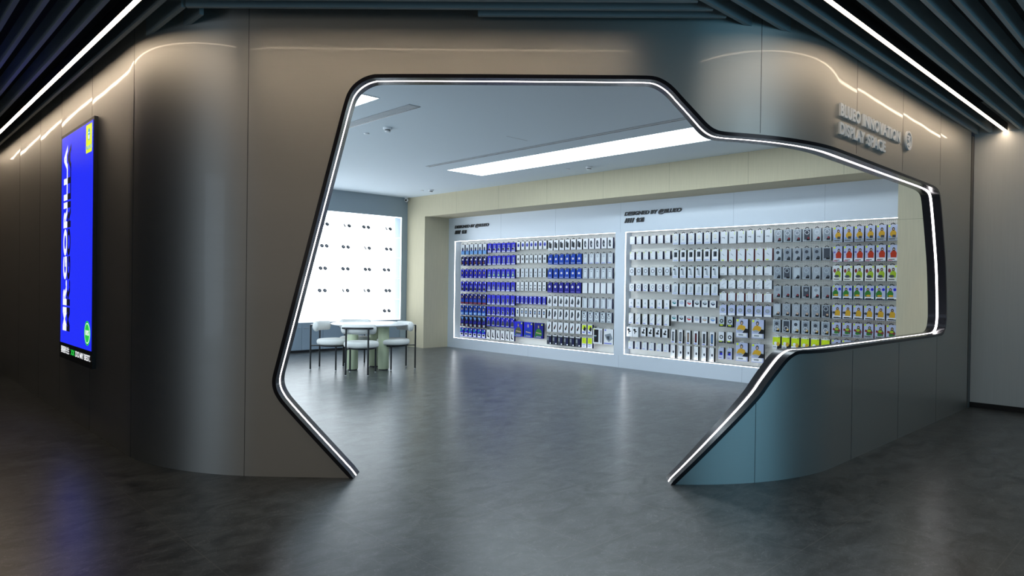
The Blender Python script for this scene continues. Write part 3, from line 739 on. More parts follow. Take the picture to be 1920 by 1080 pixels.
def make_box(name, w, h, d, front, side, prints, tab='black', skew=0.0):
    """front corner at the origin; viewed from -X, +Y is the viewer's left. prints in unit coordinates from the lower left"""
    used = [front, side]
    for p in prints:
        if p[1] not in used: used.append(p[1])
    mb = MB()
    vs = [(0, 0, 0), (0, -w, 0), (0, -w, h), (0, 0, h), (d, 0, 0), (d, -w, 0), (d, -w, h), (d, 0, h)]
    mb.add(vs, [(0, 1, 2, 3)][::1], 0); mb.add(vs, [(1, 5, 6, 2), (5, 4, 7, 6), (4, 0, 3, 7), (3, 2, 6, 7), (4, 5, 1, 0)], 1)
    for li, p in enumerate(prints):
        x = -0.0004*(li+1); k_ = used.index(p[1]); a = p[2:]
        if p[0] == 'r': q = [(a[0], a[1]), (a[2], a[1]), (a[2], a[3]), (a[0], a[3])]
        elif p[0] == 'e': q = [(a[0]+a[2]*math.cos(2*PI*i/14), a[1]+a[3]*math.sin(2*PI*i/14)) for i in range(14)]
        elif p[0] == 'o':  # ring
            r_, g = a[2], a[3]; n = 16; ww = w/h
            q1 = [(a[0]+r_*math.cos(2*PI*i/n), a[1]+r_*ww*math.sin(2*PI*i/n)) for i in range(n)]; q2 = [(a[0]+(r_-g)*math.cos(2*PI*i/n), a[1]+(r_-g)*ww*math.sin(2*PI*i/n)) for i in range(n)]
            mb.add([(x, -u*w, v*h) for u, v in q1+q2], [(i, (i+1) % n, n+(i+1) % n, n+i) for i in range(n)], k_); continue
        else: q = list(a[0])
        mb.add([(x, -u*w, v*h) for u, v in q], [tuple(range(len(q)))], k_)
    o = mb.build(name, [CM(c) for c in used])
    m = M_BLACK if tab == 'black' else (M_WHITEP if tab == 'white' else mat('clear_tab', (0.55, 0.57, 0.58), 0.3))
    t = MB(); n = 10; r1 = min(0.030, w*0.30); r0_ = r1*0.6; base = h-0.002
    vs = []
    for i in range(n+1):
        a = PI*i/n
        for rr_, xx in ((r1, 0.001), (r1, 0.004), (r0_, 0.004), (r0_, 0.001)): vs.append((xx, -w/2+rr_*math.cos(a), base+rr_*0.85*math.sin(a)))
    fs = [(i*4+j, i*4+(j+1) % 4, (i+1)*4+(j+1) % 4, (i+1)*4+j) for i in range(n) for j in range(4)]
    t.add(vs, fs).build('hang_tab', m, o)
    gap = XP-XF
    MB().tube([(gap, -w/2, h+r0_*0.85-0.004), (-0.012, -w/2, h+r0_*0.85-0.004), (-0.016, -w/2, h+r0_*0.85+0.004)], 0.0022, 6).build('peg_hook', M_CHROME, o)
    return o
XF = 9.84
def fig(shirt, low='white', bg2=None, corner='lime', cx=0.55):
    return ([('r', bg2, 0.0, 0.0, 1.0, 0.55)] if bg2 else []) + [('p', shirt, [(cx-0.30, 0.22), (cx+0.26, 0.22), (cx+0.30, 0.50), (cx+0.12, 0.66), (cx-0.14, 0.66), (cx-0.34, 0.48)]), ('e', 'black', cx, 0.73, 0.14, 0.11), ('e', 'skin', cx, 0.72, 0.07, 0.06),
            ('r', low, 0.03, 0.03, 0.97, 0.20), ('r', 'dgrey', 0.12, 0.08, 0.72, 0.13)] + ([('r', corner, 0.06, 0.86, 0.24, 0.97)] if corner else [])
KIND = {}
def K(bay, blk, rows, name, cat, look, front, side, prints, tab='black'):
    for r_ in rows: KIND[(bay, blk, r_)] = (name, cat, look, front, side, prints, tab)
B_ = 'left'
K(B_, 'A', (1,), 'slim_gadget_box', 'box', 'slim white box with blue base and dark oval', 'offwhite', 'navy', [('r', 'sky', 0, 0.02, 1, 0.40), ('e', 'dgrey', 0.45, 0.52, 0.24, 0.20), ('r', 'dblue', 0.3, 0.38, 0.65, 0.5)])
K(B_, 'A', (2,), 'slim_picture_box', 'box', 'slim dark blue box with black and red print', 'dblue', 'navy', [('r', 'black', 0.05, 0.55, 0.6, 0.95), ('e', 'white', 0.5, 0.68, 0.22, 0.10), ('p', 'black', [(0, 0.1), (0.6, 0.1), (0.4, 0.5), (0, 0.5)]), ('r', 'wine', 0.0, 0.25, 0.3, 0.38), ('r', 'pale', 0.2, 0.03, 0.7, 0.14), ('r', 'silver', 0.72, 0.82, 0.95, 0.97)])
K(B_, 'A', (3,), 'slim_picture_box', 'box', 'slim blue box with orange and black print', 'blue', 'navy', [('e', 'black', 0.45, 0.58, 0.3, 0.22), ('e', 'skin', 0.42, 0.60, 0.13, 0.11), ('r', 'dblue', 0.1, 0.05, 0.85, 0.30), ('r', 'white', 0.15, 0.08, 0.6, 0.16), ('r', 'silver', 0.72, 0.82, 0.95, 0.97)])
K(B_, 'A', (4,), 'slim_picture_box', 'box', 'slim royal blue box with black and silver print', 'blue', 'navy', [('p', 'black', [(0.1, 0.1), (0.9, 0.1), (0.7, 0.55), (0.2, 0.5)]), ('e', 'grey', 0.5, 0.45, 0.22, 0.12), ('e', 'black', 0.45, 0.74, 0.22, 0.12), ('r', 'pale', 0.15, 0.04, 0.7, 0.12), ('r', 'white', 0.7, 0.82, 0.95, 0.97)])
K(B_, 'A', (5,), 'slim_picture_box', 'box', 'slim navy box with wine red base print', 'dblue', 'black', [('r', 'wine', 0.0, 0.04, 1, 0.18), ('e', 'black', 0.45, 0.72, 0.30, 0.18), ('e', 'skin', 0.45, 0.70, 0.12, 0.09), ('p', 'cobalt', [(0, 0.25), (1, 0.20), (1, 0.45), (0.1, 0.5)]), ('r', 'white', 0.72, 0.84, 0.95, 0.97)])
K(B_, 'A', (6,), 'slim_picture_box', 'box', 'slim cobalt blue box with sky blue base print', 'cobalt', 'navy', [('r', 'sky', 0.05, 0.05, 0.95, 0.30), ('e', 'black', 0.45, 0.68, 0.26, 0.18), ('e', 'skin', 0.42, 0.60, 0.14, 0.12), ('r', 'white', 0.2, 0.10, 0.5, 0.2), ('r', 'white', 0.72, 0.84, 0.95, 0.97)])
K(B_, 'A', (7,), 'slim_picture_box', 'box', 'slim dark box with pale blue wedge print', 'navy', 'black', [('p', 'sky', [(0.1, 0.95), (0.6, 0.6), (0.9, 0.9)]), ('p', 'dblue', [(0, 0.3), (1, 0.35), (1, 0.6), (0.2, 0.55)]), ('r', 'pale', 0.35, 0.04, 0.85, 0.24), ('r', 'wine', 0.0, 0.1, 0.3, 0.2)])
K(B_, 'A', (8,), 'slim_picture_box', 'box', 'slim blue box with teal top and white lower half', 'blue', 'navy', [('r', 'offwhite', 0.05, 0.05, 0.9, 0.45), ('e', 'teal', 0.35, 0.75, 0.28, 0.16), ('e', 'black', 0.5, 0.30, 0.3, 0.10), ('r', 'white', 0.72, 0.80, 0.95, 0.95)])
bl = [('r', 'white', 0.06, 0.03, 0.92, 0.13)]
K(B_, 'B', (1,), 'bright_blue_box', 'box', 'bright blue box with dark and silver print', 'blue', 'navy', bl+[('p', 'silver', [(0.15, 0.2), (0.9, 0.2), (0.85, 0.5), (0.4, 0.62)]), ('e', 'black', 0.4, 0.35, 0.25, 0.10), ('e', 'grey', 0.55, 0.72, 0.22, 0.10)])
K(B_, 'B', (2,), 'bright_blue_box', 'box', 'bright blue box with grey upright print', 'blue', 'navy', bl+[('p', 'grey', [(0.3, 0.2), (0.8, 0.2), (0.75, 0.6), (0.4, 0.6)]), ('e', 'silver', 0.57, 0.70, 0.18, 0.11)])
K(B_, 'B', (3,), 'bright_blue_box', 'box', 'bright blue box with green central print', 'blue', 'navy', bl+[('p', 'green', [(0.2, 0.2), (0.85, 0.2), (0.8, 0.5), (0.3, 0.55)]), ('e', 'pale', 0.5, 0.38, 0.15, 0.14), ('e', 'grey', 0.55, 0.66, 0.18, 0.11)])
K(B_, 'B', (4,), 'bright_blue_box', 'box', 'bright blue box with slate print', 'blue', 'navy', bl+[('p', 'grey', [(0.15, 0.2), (0.85, 0.2), (0.75, 0.5), (0.3, 0.52)]), ('e', 'dgrey', 0.5, 0.62, 0.18, 0.12)])
K(B_, 'B', (5,), 'bright_blue_box', 'box', 'bright blue box with khaki narrow print', 'blue', 'navy', bl+[('p', 'silver', [(0.3, 0.18), (0.75, 0.18), (0.7, 0.65), (0.4, 0.65)]), ('e', 'khaki', 0.55, 0.45, 0.16, 0.2)])
K(B_, 'B', (6,), 'bright_blue_box', 'box', 'bright blue box with silver and black print', 'blue', 'navy', bl+[('p', 'silver', [(0.25, 0.2), (0.85, 0.2), (0.8, 0.5), (0.45, 0.6)]), ('e', 'black', 0.55, 0.35, 0.14, 0.14), ('e', 'khaki', 0.5, 0.66, 0.17, 0.11)])
K(B_, 'B', (7,), 'bright_blue_box', 'box', 'deep blue box with grey coat shaped print', 'blue', 'navy', [('p', 'dgrey', [(0.1, 0.15), (0.9, 0.15), (0.85, 0.5), (0.6, 0.65), (0.35, 0.62), (0.15, 0.4)]), ('e', 'skin', 0.48, 0.74, 0.12, 0.09), ('r', 'pale', 0.15, 0.08, 0.85, 0.16), ('r', 'white', 0.76, 0.86, 0.95, 0.97)])
K(B_, 'B', (8,), 'white_accessory_box', 'box', 'white box with black angular gadget print', 'white', 'navy', [('p', 'black', [(0.25, 0.2), (0.8, 0.14), (0.75, 0.24), (0.5, 0.36), (0.5, 0.75), (0.35, 0.72), (0.25, 0.4)]), ('r', 'pale', 0.1, 0.05, 0.6, 0.09)])
K(B_, 'C', (1,), 'slim_white_box', 'box', 'slim white box with lilac blue disc', 'white', 'black', [('e', 'lilac', 0.5, 0.58, 0.36, 0.24), ('e', 'dblue', 0.5, 0.55, 0.20, 0.13)])
K(B_, 'C', (2,), 'slim_white_box', 'box', 'slim white box with dark grey disc', 'white', 'black', [('e', 'dgrey', 0.5, 0.52, 0.28, 0.16), ('e', 'silver', 0.5, 0.55, 0.13, 0.07), ('r', 'pale', 0.2, 0.08, 0.7, 0.12)])
K(B_, 'C', (3,), 'slim_pale_box', 'box', 'slim pale box with faint grey print', 'offwhite', 'black', [('e', 'dgrey', 0.5, 0.58, 0.24, 0.12), ('e', 'offwhite', 0.5, 0.6, 0.16, 0.07), ('r', 'pale', 0.15, 0.15, 0.7, 0.3)], 'clear')
K(B_, 'C', (4,), 'slim_white_box', 'box', 'slim white box with small black block print', 'white', 'black', [('r', 'grey', 0.2, 0.52, 0.75, 0.66), ('r', 'dgrey', 0.3, 0.12, 0.7, 0.32), ('r', 'white', 0.42, 0.17, 0.58, 0.27)])
K(B_, 'C', (5,), 'slim_blue_box', 'box', 'slim blue box with grey bottle shaped print', 'blue', 'navy', [('p', 'grey', [(0.3, 0.15), (0.7, 0.15), (0.65, 0.7), (0.4, 0.7)]), ('r', 'white', 0.15, 0.06, 0.85, 0.14), ('r', 'white', 0.35, 0.8, 0.7, 0.95)], 'white')
K(B_, 'C', (6,), 'slim_white_box', 'box', 'slim white box with black upright gadget', 'white', 'black', [('r', 'dgrey', 0.3, 0.32, 0.72, 0.78), ('r', 'sky', 0.42, 0.45, 0.60, 0.65), ('r', 'pale', 0.3, 0.1, 0.7, 0.14)])
D1 = lambda c='dgrey': [('p', c, [(0.12, 0.28), (0.62, 0.14), (0.72, 0.60), (0.60, 0.80), (0.25, 0.84), (0.1, 0.7)]), ('r', 'lavender', 0.12, 0.05, 0.8, 0.09)]
K(B_, 'D', (1,), 'power_bank_box', 'box', 'white box with large dark slab print', 'white', 'black', [('r', 'dgrey', 0.12, 0.26, 0.5, 0.82), ('r', 'black', 0.42, 0.20, 0.74, 0.70), ('r', 'lavender', 0.15, 0.06, 0.7, 0.10)])
K(B_, 'D', (2,), 'cobalt_case_box', 'box', 'cobalt blue box with small white mark, upper tier', 'cobalt', 'navy', [('e', 'white', 0.5, 0.54, 0.20, 0.11), ('r', 'mustard', 0.42, 0.5, 0.5, 0.58), ('r', 'pale', 0.10, 0.09, 0.82, 0.15), ('r', 'lime', 0.08, 0.86, 0.22, 0.95)])
K(B_, 'D', (3,), 'cobalt_case_box', 'box', 'cobalt blue box with small white mark, middle tier', 'cobalt', 'navy', [('e', 'white', 0.5, 0.54, 0.20, 0.11), ('r', 'mustard', 0.42, 0.5, 0.5, 0.58), ('r', 'pale', 0.10, 0.09, 0.82, 0.15), ('r', 'lime', 0.08, 0.86, 0.22, 0.95)])
K(B_, 'D', (4,), 'royal_case_box', 'box', 'royal blue box with small white mark, lower tier', 'dblue', 'navy', [('e', 'white', 0.45, 0.58, 0.20, 0.12), ('r', 'mustard', 0.42, 0.54, 0.5, 0.62), ('r', 'purple', 0.10, 0.08, 0.82, 0.16), ('r', 'lime', 0.08, 0.86, 0.22, 0.95)])
def cables(n): return [('p', 'dgrey', [(0.18+0.13*i, 0.30-0.03*i), (0.36+0.13*i, 0.30-0.03*i), (0.62+0.09*i, 0.82-0.12*i), (0.44+0.09*i, 0.82-0.12*i)]) for i in range(n)]+[('r', 'lavender', 0.12, 0.07, 0.55, 0.12)]
K(B_, 'D', (5,), 'car_mount_box', 'box', 'white box with two slanted dark sticks', 'white', 'black', cables(3))
K(B_, 'D', (6,), 'car_mount_box', 'box', 'white box with one slanted dark grip', 'white', 'black', [('p', 'dgrey', [(0.22, 0.22), (0.55, 0.26), (0.75, 0.55), (0.58, 0.80), (0.32, 0.72)]), ('r', 'black', 0.4, 0.62, 0.6, 0.84), ('r', 'pale', 0.15, 0.07, 0.6, 0.12)])
K(B_, 'D', (7,), 'car_mount_box', 'box', 'white box with black folded arm print', 'white', 'black', [('p', 'black', [(0.25, 0.22), (0.5, 0.30), (0.70, 0.62), (0.60, 0.86), (0.45, 0.60), (0.25, 0.45)]), ('r', 'wine', 0.42, 0.45, 0.52, 0.6), ('r', 'lavender', 0.12, 0.08, 0.6, 0.12)])
K(B_, 'D', (8,), 'dark_tool_box', 'box', 'dark charcoal box with white corner spot', 'dgrey', 'black', [('r', 'white', 0.02, 0.90, 0.98, 1.0), ('r', 'navy', 0.5, 0.1, 0.95, 0.8), ('e', 'white', 0.78, 0.14, 0.14, 0.07), ('r', 'grey', 0.1, 0.4, 0.4, 0.75)])
def cas(c, extra=()): return [('r', 'silver', 0.08, 0.06, 0.92, 0.95), ('r', c, 0.20, 0.10, 0.86, 0.90)]+list(extra)
K(B_, 'E', (1,), 'phone_case_box', 'box', 'white box with dark oval gadget', 'white', 'navy', [('p', 'dgrey', [(0.3, 0.2), (0.6, 0.15), (0.65, 0.6), (0.5, 0.82), (0.25, 0.78), (0.2, 0.5)]), ('e', 'silver', 0.5, 0.45, 0.1, 0.1)], 'clear')
K(B_, 'E', (2,), 'phone_case_box', 'box', 'pale grey case box with thin round mark', 'offwhite', 'navy', cas('offwhite', [('o', 'grey', 0.5, 0.72, 0.16, 0.07), ('r', 'lilac', 0.1, 0.04, 0.7, 0.09)]))
K(B_, 'E', (3,), 'phone_case_box', 'box', 'pale grey case box with grey case outline', 'offwhite', 'navy', cas('pale', [('r', 'offwhite', 0.28, 0.14, 0.8, 0.84), ('e', 'grey', 0.5, 0.7, 0.1, 0.06)]))
K(B_, 'E', (4,), 'phone_case_box', 'box', 'plain pale case box without print', 'offwhite', 'navy', [('r', 'white', 0.06, 0.04, 0.95, 0.97)], 'clear')
K(B_, 'E', (5,), 'phone_case_box', 'box', 'pale lilac grey case box with faint window', 'offwhite', 'navy', cas('offwhite', [('r', 'pale', 0.26, 0.2, 0.4, 0.8), ('r', 'lavender', 0.14, 0.04, 0.5, 0.08)]))
K(B_, 'E', (6,), 'phone_case_box', 'box', 'silver case box with dark ring outline', 'pale', 'navy', cas('offwhite', [('o', 'dgrey', 0.5, 0.52, 0.26, 0.07), ('e', 'dgrey', 0.4, 0.80, 0.16, 0.08), ('r', 'grey', 0.3, 0.1, 0.7, 0.18)]))
K(B_, 'E2', (7,), 'lime_sport_box', 'box', 'white and lime box with black strap print', 'white', 'navy', [('r', 'lime', 0.08, 0.50, 0.92, 0.93), ('p', 'black', [(0.3, 0.45), (0.75, 0.3), (0.92, 0.6), (0.6, 0.85)]), ('r', 'lilac', 0.15, 0.16, 0.65, 0.28)], 'white')
K(B_, 'E2', (8,), 'lime_sport_box', 'box', 'box with plain lime upper half', 'white', 'navy', [('r', 'lime', 0.06, 0.42, 0.94, 0.97), ('e', 'olive', 0.4, 0.68, 0.08, 0.05), ('r', 'lilac', 0.12, 0.30, 0.75, 0.36), ('r', 'lavender', 0.2, 0.1, 0.7, 0.2)], 'white')
K(B_, 'CB', (7,), 'large_blue_box', 'box', 'large blue box with clothed figure print', 'blue', 'navy', [], 'white')
K(B_, 'EB', (7,), 'large_white_box', 'box', 'large white box', 'white', 'black', [], 'white')
B_ = 'right'
w0 = lambda c='pale': [('r', c, 0.25, 0.5, 0.55, 0.53), ('r', 'lavender', 0.12, 0.12, 0.55, 0.17), ('r', 'lime', 0.06, 0.90, 0.16, 0.97)]
K(B_, 'F', (1,), 'small_white_box', 'box', 'small white box with faint top print', 'white', 'navy', w0(), 'clear')
K(B_, 'F', (2,), 'small_white_box', 'box', 'small white box with lime corner', 'white', 'navy', w0()+[('r', 'lime', 0.06, 0.84, 0.22, 0.96)], 'clear')
K(B_, 'F', (3,), 'small_white_box', 'box', 'small white box with dark ring outline', 'offwhite', 'dgrey', [('o', 'dgrey', 0.5, 0.55, 0.34, 0.09), ('r', 'pale', 0.15, 0.12, 0.8, 0.18)], 'clear')
K(B_, 'F', (4,), 'small_white_box', 'box', 'small white box with curled lead and blue line', 'white', 'navy', [('o', 'grey', 0.55, 0.58, 0.30, 0.09), ('r', 'lilac', 0.1, 0.1, 0.6, 0.17)], 'clear')
K(B_, 'F', (5,), 'small_white_box', 'box', 'small white box with pale mark and blue base text', 'white', 'black', [('e', 'pale', 0.5, 0.55, 0.15, 0.12), ('r', 'lilac', 0.1, 0.08, 0.75, 0.14)], 'clear')
K(B_, 'F', (6,), 'tall_white_box', 'box', 'taller white box with pale diagonal lead', 'white', 'black', [('p', 'pale', [(0.2, 0.4), (0.28, 0.36), (0.8, 0.66), (0.74, 0.70)]), ('r', 'lilac', 0.08, 0.07, 0.6, 0.13), ('r', 'lime', 0.06, 0.88, 0.18, 0.95)], 'clear')
K(B_, 'F', (8,), 'small_white_box', 'box', 'small white box with grey upright mark, lowest', 'offwhite', 'navy', [('r', 'pale', 0.5, 0.35, 0.6, 0.75), ('r', 'lilac', 0.1, 0.1, 0.6, 0.17), ('r', 'lime', 0.06, 0.88, 0.2, 0.96)], 'clear')
K(B_, 'F1', (7,), 'selfie_stick_box', 'box', 'wide white box with black mushroom shaped gadget', 'white', 'grey', [('e', 'black', 0.35, 0.72, 0.22, 0.13), ('p', 'black', [(0.32, 0.3), (0.44, 0.3), (0.48, 0.7), (0.34, 0.7)]), ('p', 'black', [(0.4, 0.45), (0.8, 0.55), (0.7, 0.62), (0.42, 0.6)])], 'clear')
K(B_, 'F2', (7,), 'clip_mount_box', 'box', 'white box with black pronged gadget', 'white', 'black', [('p', 'black', [(0.2, 0.32), (0.5, 0.28), (0.85, 0.35), (0.6, 0.5), (0.8, 0.8), (0.5, 0.85), (0.45, 0.55), (0.2, 0.55)]), ('r', 'lavender', 0.1, 0.07, 0.6, 0.14)], 'white')
pg_ = [('r', 'lavender', 0.1, 0.05, 0.85, 0.16), ('r', 'lime', 0.05, 0.90, 0.14, 0.96), ('e', 'teal', 0.88, 0.91, 0.06, 0.03)]
K(B_, 'G', (1,), 'cable_box', 'box', 'white box with thin pale stick and dash', 'offwhite', 'navy', pg_+[('r', 'ivory', 0.3, 0.45, 0.62, 0.8), ('r', 'dgrey', 0.35, 0.40, 0.62, 0.43)])
K(B_, 'G', (2,), 'charger_box', 'box', 'white box with black square charger', 'white', 'black', pg_+[('r', 'dgrey', 0.25, 0.38, 0.75, 0.82), ('r', 'black', 0.5, 0.42, 0.72, 0.78)])
K(B_, 'G', (3,), 'charger_box', 'box', 'white box with slanted grey bar', 'offwhite', 'black', pg_+[('p', 'silver', [(0.35, 0.3), (0.75, 0.2), (0.6, 0.8), (0.3, 0.85)]), ('e', 'dgrey', 0.3, 0.78, 0.14, 0.08)])
K(B_, 'G', (4,), 'charger_box', 'box', 'white box with plain pale slab', 'offwhite', 'black', pg_+[('p', 'pale', [(0.3, 0.22), (0.7, 0.22), (0.85, 0.75), (0.45, 0.80)])])
K(B_, 'G1', (5,), 'watch_band_box', 'box', 'small white box with coloured dial print, upper', 'white', 'navy', [('e', 'pale', 0.5, 0.6, 0.36, 0.30)], 'clear')
K(B_, 'G1', (6,), 'watch_band_box', 'box', 'small white box with coloured dial print, lower', 'white', 'navy', [('e', 'pale', 0.5, 0.6, 0.36, 0.30)], 'clear')
K(B_, 'G2', (7,), 'stylus_box', 'box', 'tall narrow white box with dark pen window', 'white', 'black', [('r', 'black', 0.25, 0.16, 0.74, 0.85), ('r', 'silver', 0.42, 0.22, 0.60, 0.80), ('r', 'lilac', 0.15, 0.04, 0.7, 0.10)], 'white')
K(B_, 'G2', (8,), 'stylus_box', 'box', 'tall narrow white box with small dark plug', 'white', 'black', [('e', 'dgrey', 0.6, 0.48, 0.20, 0.10), ('r', 'pale', 0.2, 0.1, 0.3, 0.85), ('r', 'wine', 0.7, 0.08, 0.9, 0.12)], 'white')
hl = [('r', 'lime', 0.07, 0.88, 0.20, 0.97)]
K(B_, 'H', (1,), 'adapter_box', 'box', 'white box with small dark hook print', 'offwhite', 'grey', [('r', 'dgrey', 0.18, 0.48, 0.58, 0.52), ('r', 'dgrey', 0.52, 0.40, 0.57, 0.52), ('r', 'lime', 0.74, 0.86, 0.84, 0.93), ('r', 'lime', 0.74, 0.74, 0.84, 0.81)])
K(B_, 'H', (2,), 'cable_box', 'box', 'white box with pale diagonal stick and lime foot', 'offwhite', 'wine', hl+[('p', 'silver', [(0.25, 0.62), (0.32, 0.66), (0.6, 0.5), (0.55, 0.45)]), ('r', 'lime', 0.18, 0.05, 0.55, 0.12)], 'white')
K(B_, 'H', (3,), 'cable_box', 'box', 'short white box with lime corner and grey foot text', 'offwhite', 'dgrey', hl+[('r', 'silver', 0.1, 0.1, 0.6, 0.2)])
K(B_, 'H', (4,), 'cable_box', 'box', 'short white box with pale slanted pen', 'offwhite', 'dgrey', hl+[('p', 'pale', [(0.25, 0.4), (0.7, 0.7), (0.75, 0.64), (0.3, 0.34)]), ('r', 'silver', 0.1, 0.08, 0.6, 0.16)], 'white')
K(B_, 'H', (5,), 'cable_box', 'box', 'short white box with thin upright line', 'offwhite', 'wine', hl+[('r', 'silver', 0.2, 0.3, 0.25, 0.8), ('r', 'silver', 0.1, 0.08, 0.6, 0.14)], 'white')
K(B_, 'H', (6,), 'car_charger_box', 'box', 'silver box with grey disc above white band', 'lavender', 'black', [('r', 'white', 0.04, 0.02, 0.96, 0.20), ('e', 'grey', 0.5, 0.52, 0.30, 0.19), ('e', 'silver', 0.5, 0.52, 0.19, 0.12), ('r', 'lime', 0.06, 0.9, 0.16, 0.98)])
K(B_, 'H1', (7,), 'ring_box', 'box', 'white box with black ring, upper', 'pale', 'black', [('o', 'black', 0.5, 0.55, 0.33, 0.16), ('r', 'black', 0.02, 0.0, 0.98, 0.24), ('r', 'lime', 0.2, 0.10, 0.75, 0.2)], 'clear')
K(B_, 'H1', (8,), 'ring_box', 'box', 'white box with black ring, lower', 'offwhite', 'black', [('o', 'black', 0.5, 0.55, 0.33, 0.16), ('r', 'dgrey', 0.02, 0.0, 0.98, 0.20), ('r', 'lime', 0.1, 0.13, 0.65, 0.21)], 'clear')
K(B_, 'H1', (9,), 'ring_box', 'box', 'lilac box with dark blue round gadget', 'lavender', 'black', [('r', 'dgrey', 0.2, 0.35, 0.75, 0.68), ('e', 'blue', 0.55, 0.45, 0.2, 0.10), ('r', 'wine', 0.15, 0.1, 0.6, 0.14), ('r', 'lime', 0.06, 0.9, 0.2, 0.97)], 'clear')
K(B_, 'HB', (7,), 'large_picture_box', 'box', 'large lilac box with yellow jacket print, upper', 'lavender', 'black', [], 'white')
K(B_, 'HB', (9,), 'large_picture_box', 'box', 'large lilac box with yellow jacket print, lower', 'lavender', 'black', [], 'white')
def gc(c, ringc, foot, disc=None):
    p = [('r', c, 0.14, 0.06, 0.88, 0.92)]
    if disc: p.append(('e', disc, 0.5, 0.68, 0.22, 0.13))
    if ringc: p.append(('o', ringc, 0.5, 0.70, 0.28, 0.06))
    return p+[('p', 'black', [(0.3, 0.06), (0.88, 0.06), (0.88, 0.30), (0.65, 0.36), (0.5, 0.2)]), ('e', foot, 0.68, 0.26, 0.14, 0.08), ('r', 'silver', 0.1, 0.08, 0.45, 0.14)]
K(B_, 'I', (1,), 'clear_case_box', 'box', 'grey case box with pale ring, top', 'pale', 'grey', gc('grey', 'offwhite', 'wine'))
K(B_, 'I', (2,), 'clear_case_box', 'box', 'grey case box with dark disc', 'silver', 'grey', gc('silver', None, 'dgrey', 'dgrey'))
K(B_, 'I', (3,), 'clear_case_box', 'box', 'dark grey case box with pale ring', 'silver', 'grey', gc('grey', 'pale', 'dgrey'))
K(B_, 'I', (4,), 'clear_case_box', 'box', 'grey case box with red or tan foot print', 'silver', 'dgrey', gc('pale', None, 'wine', 'grey'))
K(B_, 'I', (5,), 'clear_case_box', 'box', 'silver case box with tan foot print', 'silver', 'dgrey', gc('silver', 'pale', 'skin'))
K(B_, 'I', (6,), 'clear_case_box', 'box', 'silver case box with black lens disc and ring', 'pale', 'dgrey', gc('silver', None, 'mustard', 'dgrey')+[('o', 'white', 0.5, 0.36, 0.26, 0.05)])
K(B_, 'I', (7,), 'lime_case_box', 'box', 'lime box with yellow jacket foot print', 'lime', 'dgrey', [('r', 'white', 0.0, 0.0, 1.0, 0.32), ('r', 'white', 0.0, 0.93, 1.0, 1.0), ('p', 'black', [(0.55, 0.02), (1, 0.02), (1, 0.4), (0.7, 0.5)]), ('e', 'white', 0.38, 0.45, 0.20, 0.13), ('e', 'mustard', 0.72, 0.40, 0.2, 0.16), ('r', 'grey', 0.08, 0.14, 0.5, 0.20), ('r', 'olive', 0.76, 0.86, 0.94, 0.96)], 'white')
K(B_, 'I', (8,), 'lime_case_box', 'box', 'lime box with olive square print, half hidden by the entrance rim', 'lime', 'dgrey', [('r', 'olive', 0.15, 0.35, 0.6, 0.9), ('r', 'khaki', 0.25, 0.4, 0.5, 0.8)], 'white')
K(B_, 'J', (1,), 'picture_case_box', 'box', 'white case box with yellow jacket print', 'lavender', 'black', fig('mustard', 'silver')+[('r', 'dgrey', 0.45, 0.20, 0.78, 0.36), ('r', 'sky', 0.1, 0.2, 0.35, 0.3)])
K(B_, 'J', (2,), 'picture_case_box', 'box', 'lilac case box with red jacket print', 'lavender', 'black', fig('red', 'white', cx=0.62)+[('r', 'bright_red', 0.03, 0.03, 0.5, 0.06), ('r', 'purple', 0.05, 0.55, 0.25, 0.66)])
K(B_, 'J', (3,), 'picture_case_box', 'box', 'pale case box with lime green jacket print', 'offwhite', 'black', fig('olive', 'ivory', corner=None, cx=0.6)+[('r', 'lime', 0.78, 0.87, 0.94, 0.97), ('e', 'wine', 0.22, 0.66, 0.14, 0.13), ('e', 'dgrey', 0.45, 0.3, 0.28, 0.09)])
K(B_, 'J', (4,), 'picture_case_box', 'box', 'case box with green jacket and blue round print', 'lavender', 'teal', fig('green', 'white', cx=0.36)+[('e', 'blue', 0.80, 0.74, 0.15, 0.10), ('r', 'black', 0.04, 0.02, 0.96, 0.08), ('e', 'mustard', 0.42, 0.3, 0.25, 0.07)])
K(B_, 'J', (5,), 'picture_case_box', 'box', 'lilac case box with mustard overall print', 'lavender', 'black', fig('mustard', 'white', cx=0.58)+[('e', 'dgrey', 0.18, 0.44, 0.16, 0.09), ('r', 'black', 0.15, 0.05, 0.95, 0.11)])
K(B_, 'J', (6,), 'picture_case_box', 'box', 'case box with olive and brown crossed print', 'lavender', 'wine', fig('khaki', 'silver', cx=0.6)+[('p', 'wine', [(0.1, 0.45), (0.9, 0.35), (0.95, 0.45), (0.15, 0.6)]), ('e', 'olive', 0.55, 0.52, 0.2, 0.09), ('e', 'green', 0.5, 0.28, 0.24, 0.08)])
K(B_, 'J', (7,), 'picture_case_box', 'box', 'lilac case box with dark hood, above the entrance rim', 'lavender', 'dgrey', fig('dgrey', 'pale', cx=0.6))
BIGB = [('khaki', 'blue'), ('cobalt', 'blue'), ('green', 'dblue')]
